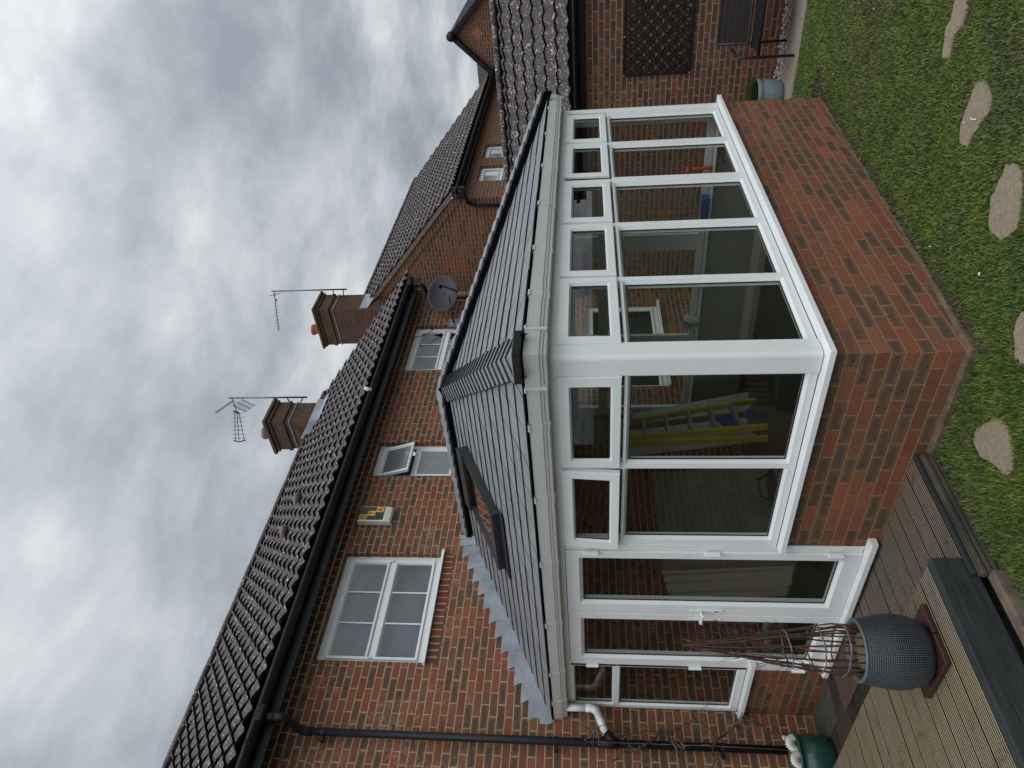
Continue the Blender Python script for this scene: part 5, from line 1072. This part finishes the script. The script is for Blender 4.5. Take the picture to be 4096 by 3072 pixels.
# climber on the downpipe
cb = thing('climber', 'bare woody climber growing round the black downpipe', 'climber', (-.42, 3.9, .1)); rr = random.Random(33)
def wander(p, d, n, step, jit, y0=3.955, grav=0):
    pts = [Vector(p)]; d = Vector(d)
    for i in range(n):
        d = (d+Vector((rr.gauss(0, jit), 0, rr.gauss(0, jit)-grav))).normalized(); q = pts[-1]+d*step; q.y = min(y0, max(3.84, pts[-1].y+rr.gauss(0, .012))); pts.append(q)
    return pts
CP = [[(-0.412, 0.275), (-0.321, 0.396), (-0.218, 0.465), (-0.155, 0.558), (-0.13, 0.633), (-0.147, 0.715), (-0.219, 0.833), (-0.303, 0.937), (-0.371, 0.992)],
[(-0.571, 1.223), (-0.433, 1.266), (-0.344, 1.31), (-0.265, 1.329), (-0.226, 1.379), (-0.256, 1.436), (-0.338, 1.482), (-0.393, 1.539), (-0.422, 1.62)],
[(-0.219, 0.833), (-0.303, 0.95), (-0.212, 1.004), (-0.146, 1.049), (-0.12, 1.113), (-0.179, 1.2), (-0.223, 1.285), (-.265, 1.329)],
[(-0.237, 1.826), (-0.285, 1.774), (-0.293, 1.639), (-0.256, 1.503), (-0.238, 1.327)], [(-0.52, 1.822), (-0.453, 1.754), (-0.41, 1.646), (-0.393, 1.552)], [(-0.562, 1.011), (-0.434, 0.979), (-0.364, 0.985)],
[(-0.363, 2.059), (-0.293, 1.984), (-0.274, 1.909), (-0.298, 1.828)], [(-0.183, 2.045), (-0.284, 1.984)], [(-0.206, 1.921), (-0.264, 1.991)],
[(-0.13, 0.633), (-0.104, 0.682), (-0.142, 0.768), (-0.095, 0.814)], [(-0.146, 1.049), (-0.091, 1.083), (-0.037, 1.117)], [(-0.147, 0.715), (-0.063, 0.688), (-0.019, 0.641)], [(-0.256, 1.436), (-0.246, 1.529), (-0.194, 1.593)], [(-0.344, 1.31), (-0.394, 1.249), (-0.371, 1.168)]]
RD = [.013, .010, .006, .0055, .006, .006, .004, .003, .003, .004, .0025, .0025, .003, .003]
def smooth(p, jit):
    out = []
    for i in range(len(p)-1):
        a, b = p[i], p[i+1]; n = 4
        for k in range(n): t = k/n; out.append(Vector((a[0]+(b[0]-a[0])*t+rr.gauss(0, jit), 3.90-.05*abs(math.sin(3.1*(i+t)+len(p)))-(.045 if -.40 < a[0] < -.29 else 0), a[1]+(b[1]-a[1])*t+rr.gauss(0, jit))))
    out.append(Vector((p[-1][0], 3.90, p[-1][1]))); return out
paths = [smooth(p, .006) for p in CP]
for p, r in zip(paths[:6], RD): MB().tube(p, [r*(1-.55*i/len(p))+.001 for i in range(len(p))], 6).build('main_stem', 'bark', cb, True)
mb = MB(); mb.tube([(-.36, 3.86, .2), (-.352, 3.852, 1.0), (-.36, 3.85, 2.05)], [.003, .003, .001], 5)
for p, r in zip(paths[6:], RD[6:]): mb.tube(p, [r*(1-.7*i/len(p))+.0006 for i in range(len(p))], 5)
for p in paths:
    for k in range(6):
        i = rr.randint(2, len(p)-1); q = wander(p[i], (rr.gauss(0, 1), 0, rr.gauss(.3, .8)), rr.randint(2, 5), .032, .35); mb.tube(q, [.0028*(1-.75*j/len(q))+.0006 for j in range(len(q))], 5)
mb.build('side_shoots', 'bark_pale', cb, True)

# green glazed bowl with shells, and a small bird ornament
gp = thing('glazed_bowl', 'dark green glazed pot holding white shells in the corner by the downpipe', 'plant pot', (-.50, 3.72, .045))
MB().lathe([(0, 0), (.12, 0), (.165, .06), (.19, .13), (.20, .20), (.188, .255), (.17, .28), (.185, .30), (.205, .315), (.205, .33), (.185, .328), (.165, .30), (.16, .2)], (-.50, 3.72, .045), 40).build('pot_body', 'pot_green', gp, True)
MB().lathe([(0, .275), (.165, .27)], (-.50, 3.72, .045), 24).build('soil', 'soil', gp)
def shell(c, r, tilt, lab):
    mb = MB(); n = 26; o = Vector(c); vs = [o-Vector((0, 0, r*.5))]
    for ring_ in (0.5, 1.0):
        for i in range(n+1): a = -PI*.08+PI*1.16*i/n; q = r*ring_*(1+.05*math.cos(i*PI)); vs.append(o+Vector((q*math.cos(a)*.9, -.25*r*math.sin(ring_*2.2)-.016*(i % 2), q*math.sin(a)*.9)))
    fs = [(0, 1+i, 2+i) for i in range(n)]+[(1+i, 1+n+1+i, 2+n+1+i, 2+i) for i in range(n)]
    mb.add(vs, fs); s = mb.build('seashell', 'shell_white', None, True, fix=False, label=lab, cat='shell', group='white shells in the green pot'); md = s.modifiers.new('s', 'SOLIDIFY'); md.thickness = .004
shell((-.42, 3.62, .375), .082, 0, 'ribbed white shell at the right in the green pot'); shell((-.56, 3.60, .37), .078, 0, 'ribbed white shell at the left in the green pot')
bd = thing('bird_ornament', 'small black and cream bird ornament on the wall behind the green pot', 'ornament', (-.24, 3.9, .32))
MB().ball((-.24, 3.90, .33), .032, 12, 8, 1.0, 1, 1.35).build('body', 'black_gloss', bd, True); MB().ball((-.245, 3.885, .375), .022, 12, 8).build('head', 'box_cream', bd, True); MB().tube([(-.24, 3.9, .30), (-.24, 3.9, .04)], .03, 8).build('post', 'black_gloss', bd, True)

# tiny things lying on the lawn and deck
rr = random.Random(9); mb = MB()
for k in range(34):
    x, y = rr.uniform(-.9, 5.5), rr.uniform(-4, -.15)
    l_ = rr.uniform(.008, .02); a = rr.uniform(0, PI); mb.poly((x, y, zl(x)+.03), (x+l_*math.cos(a), y+l_*math.sin(a), zl(x)+.034), (x+l_*.5, y+l_*.6, zl(x)+.036))
mb.build('litter', 'shell_white', None, kind='stuff', fix=False, label='scattered pale petals and dry bits on the lawn', category='petals')
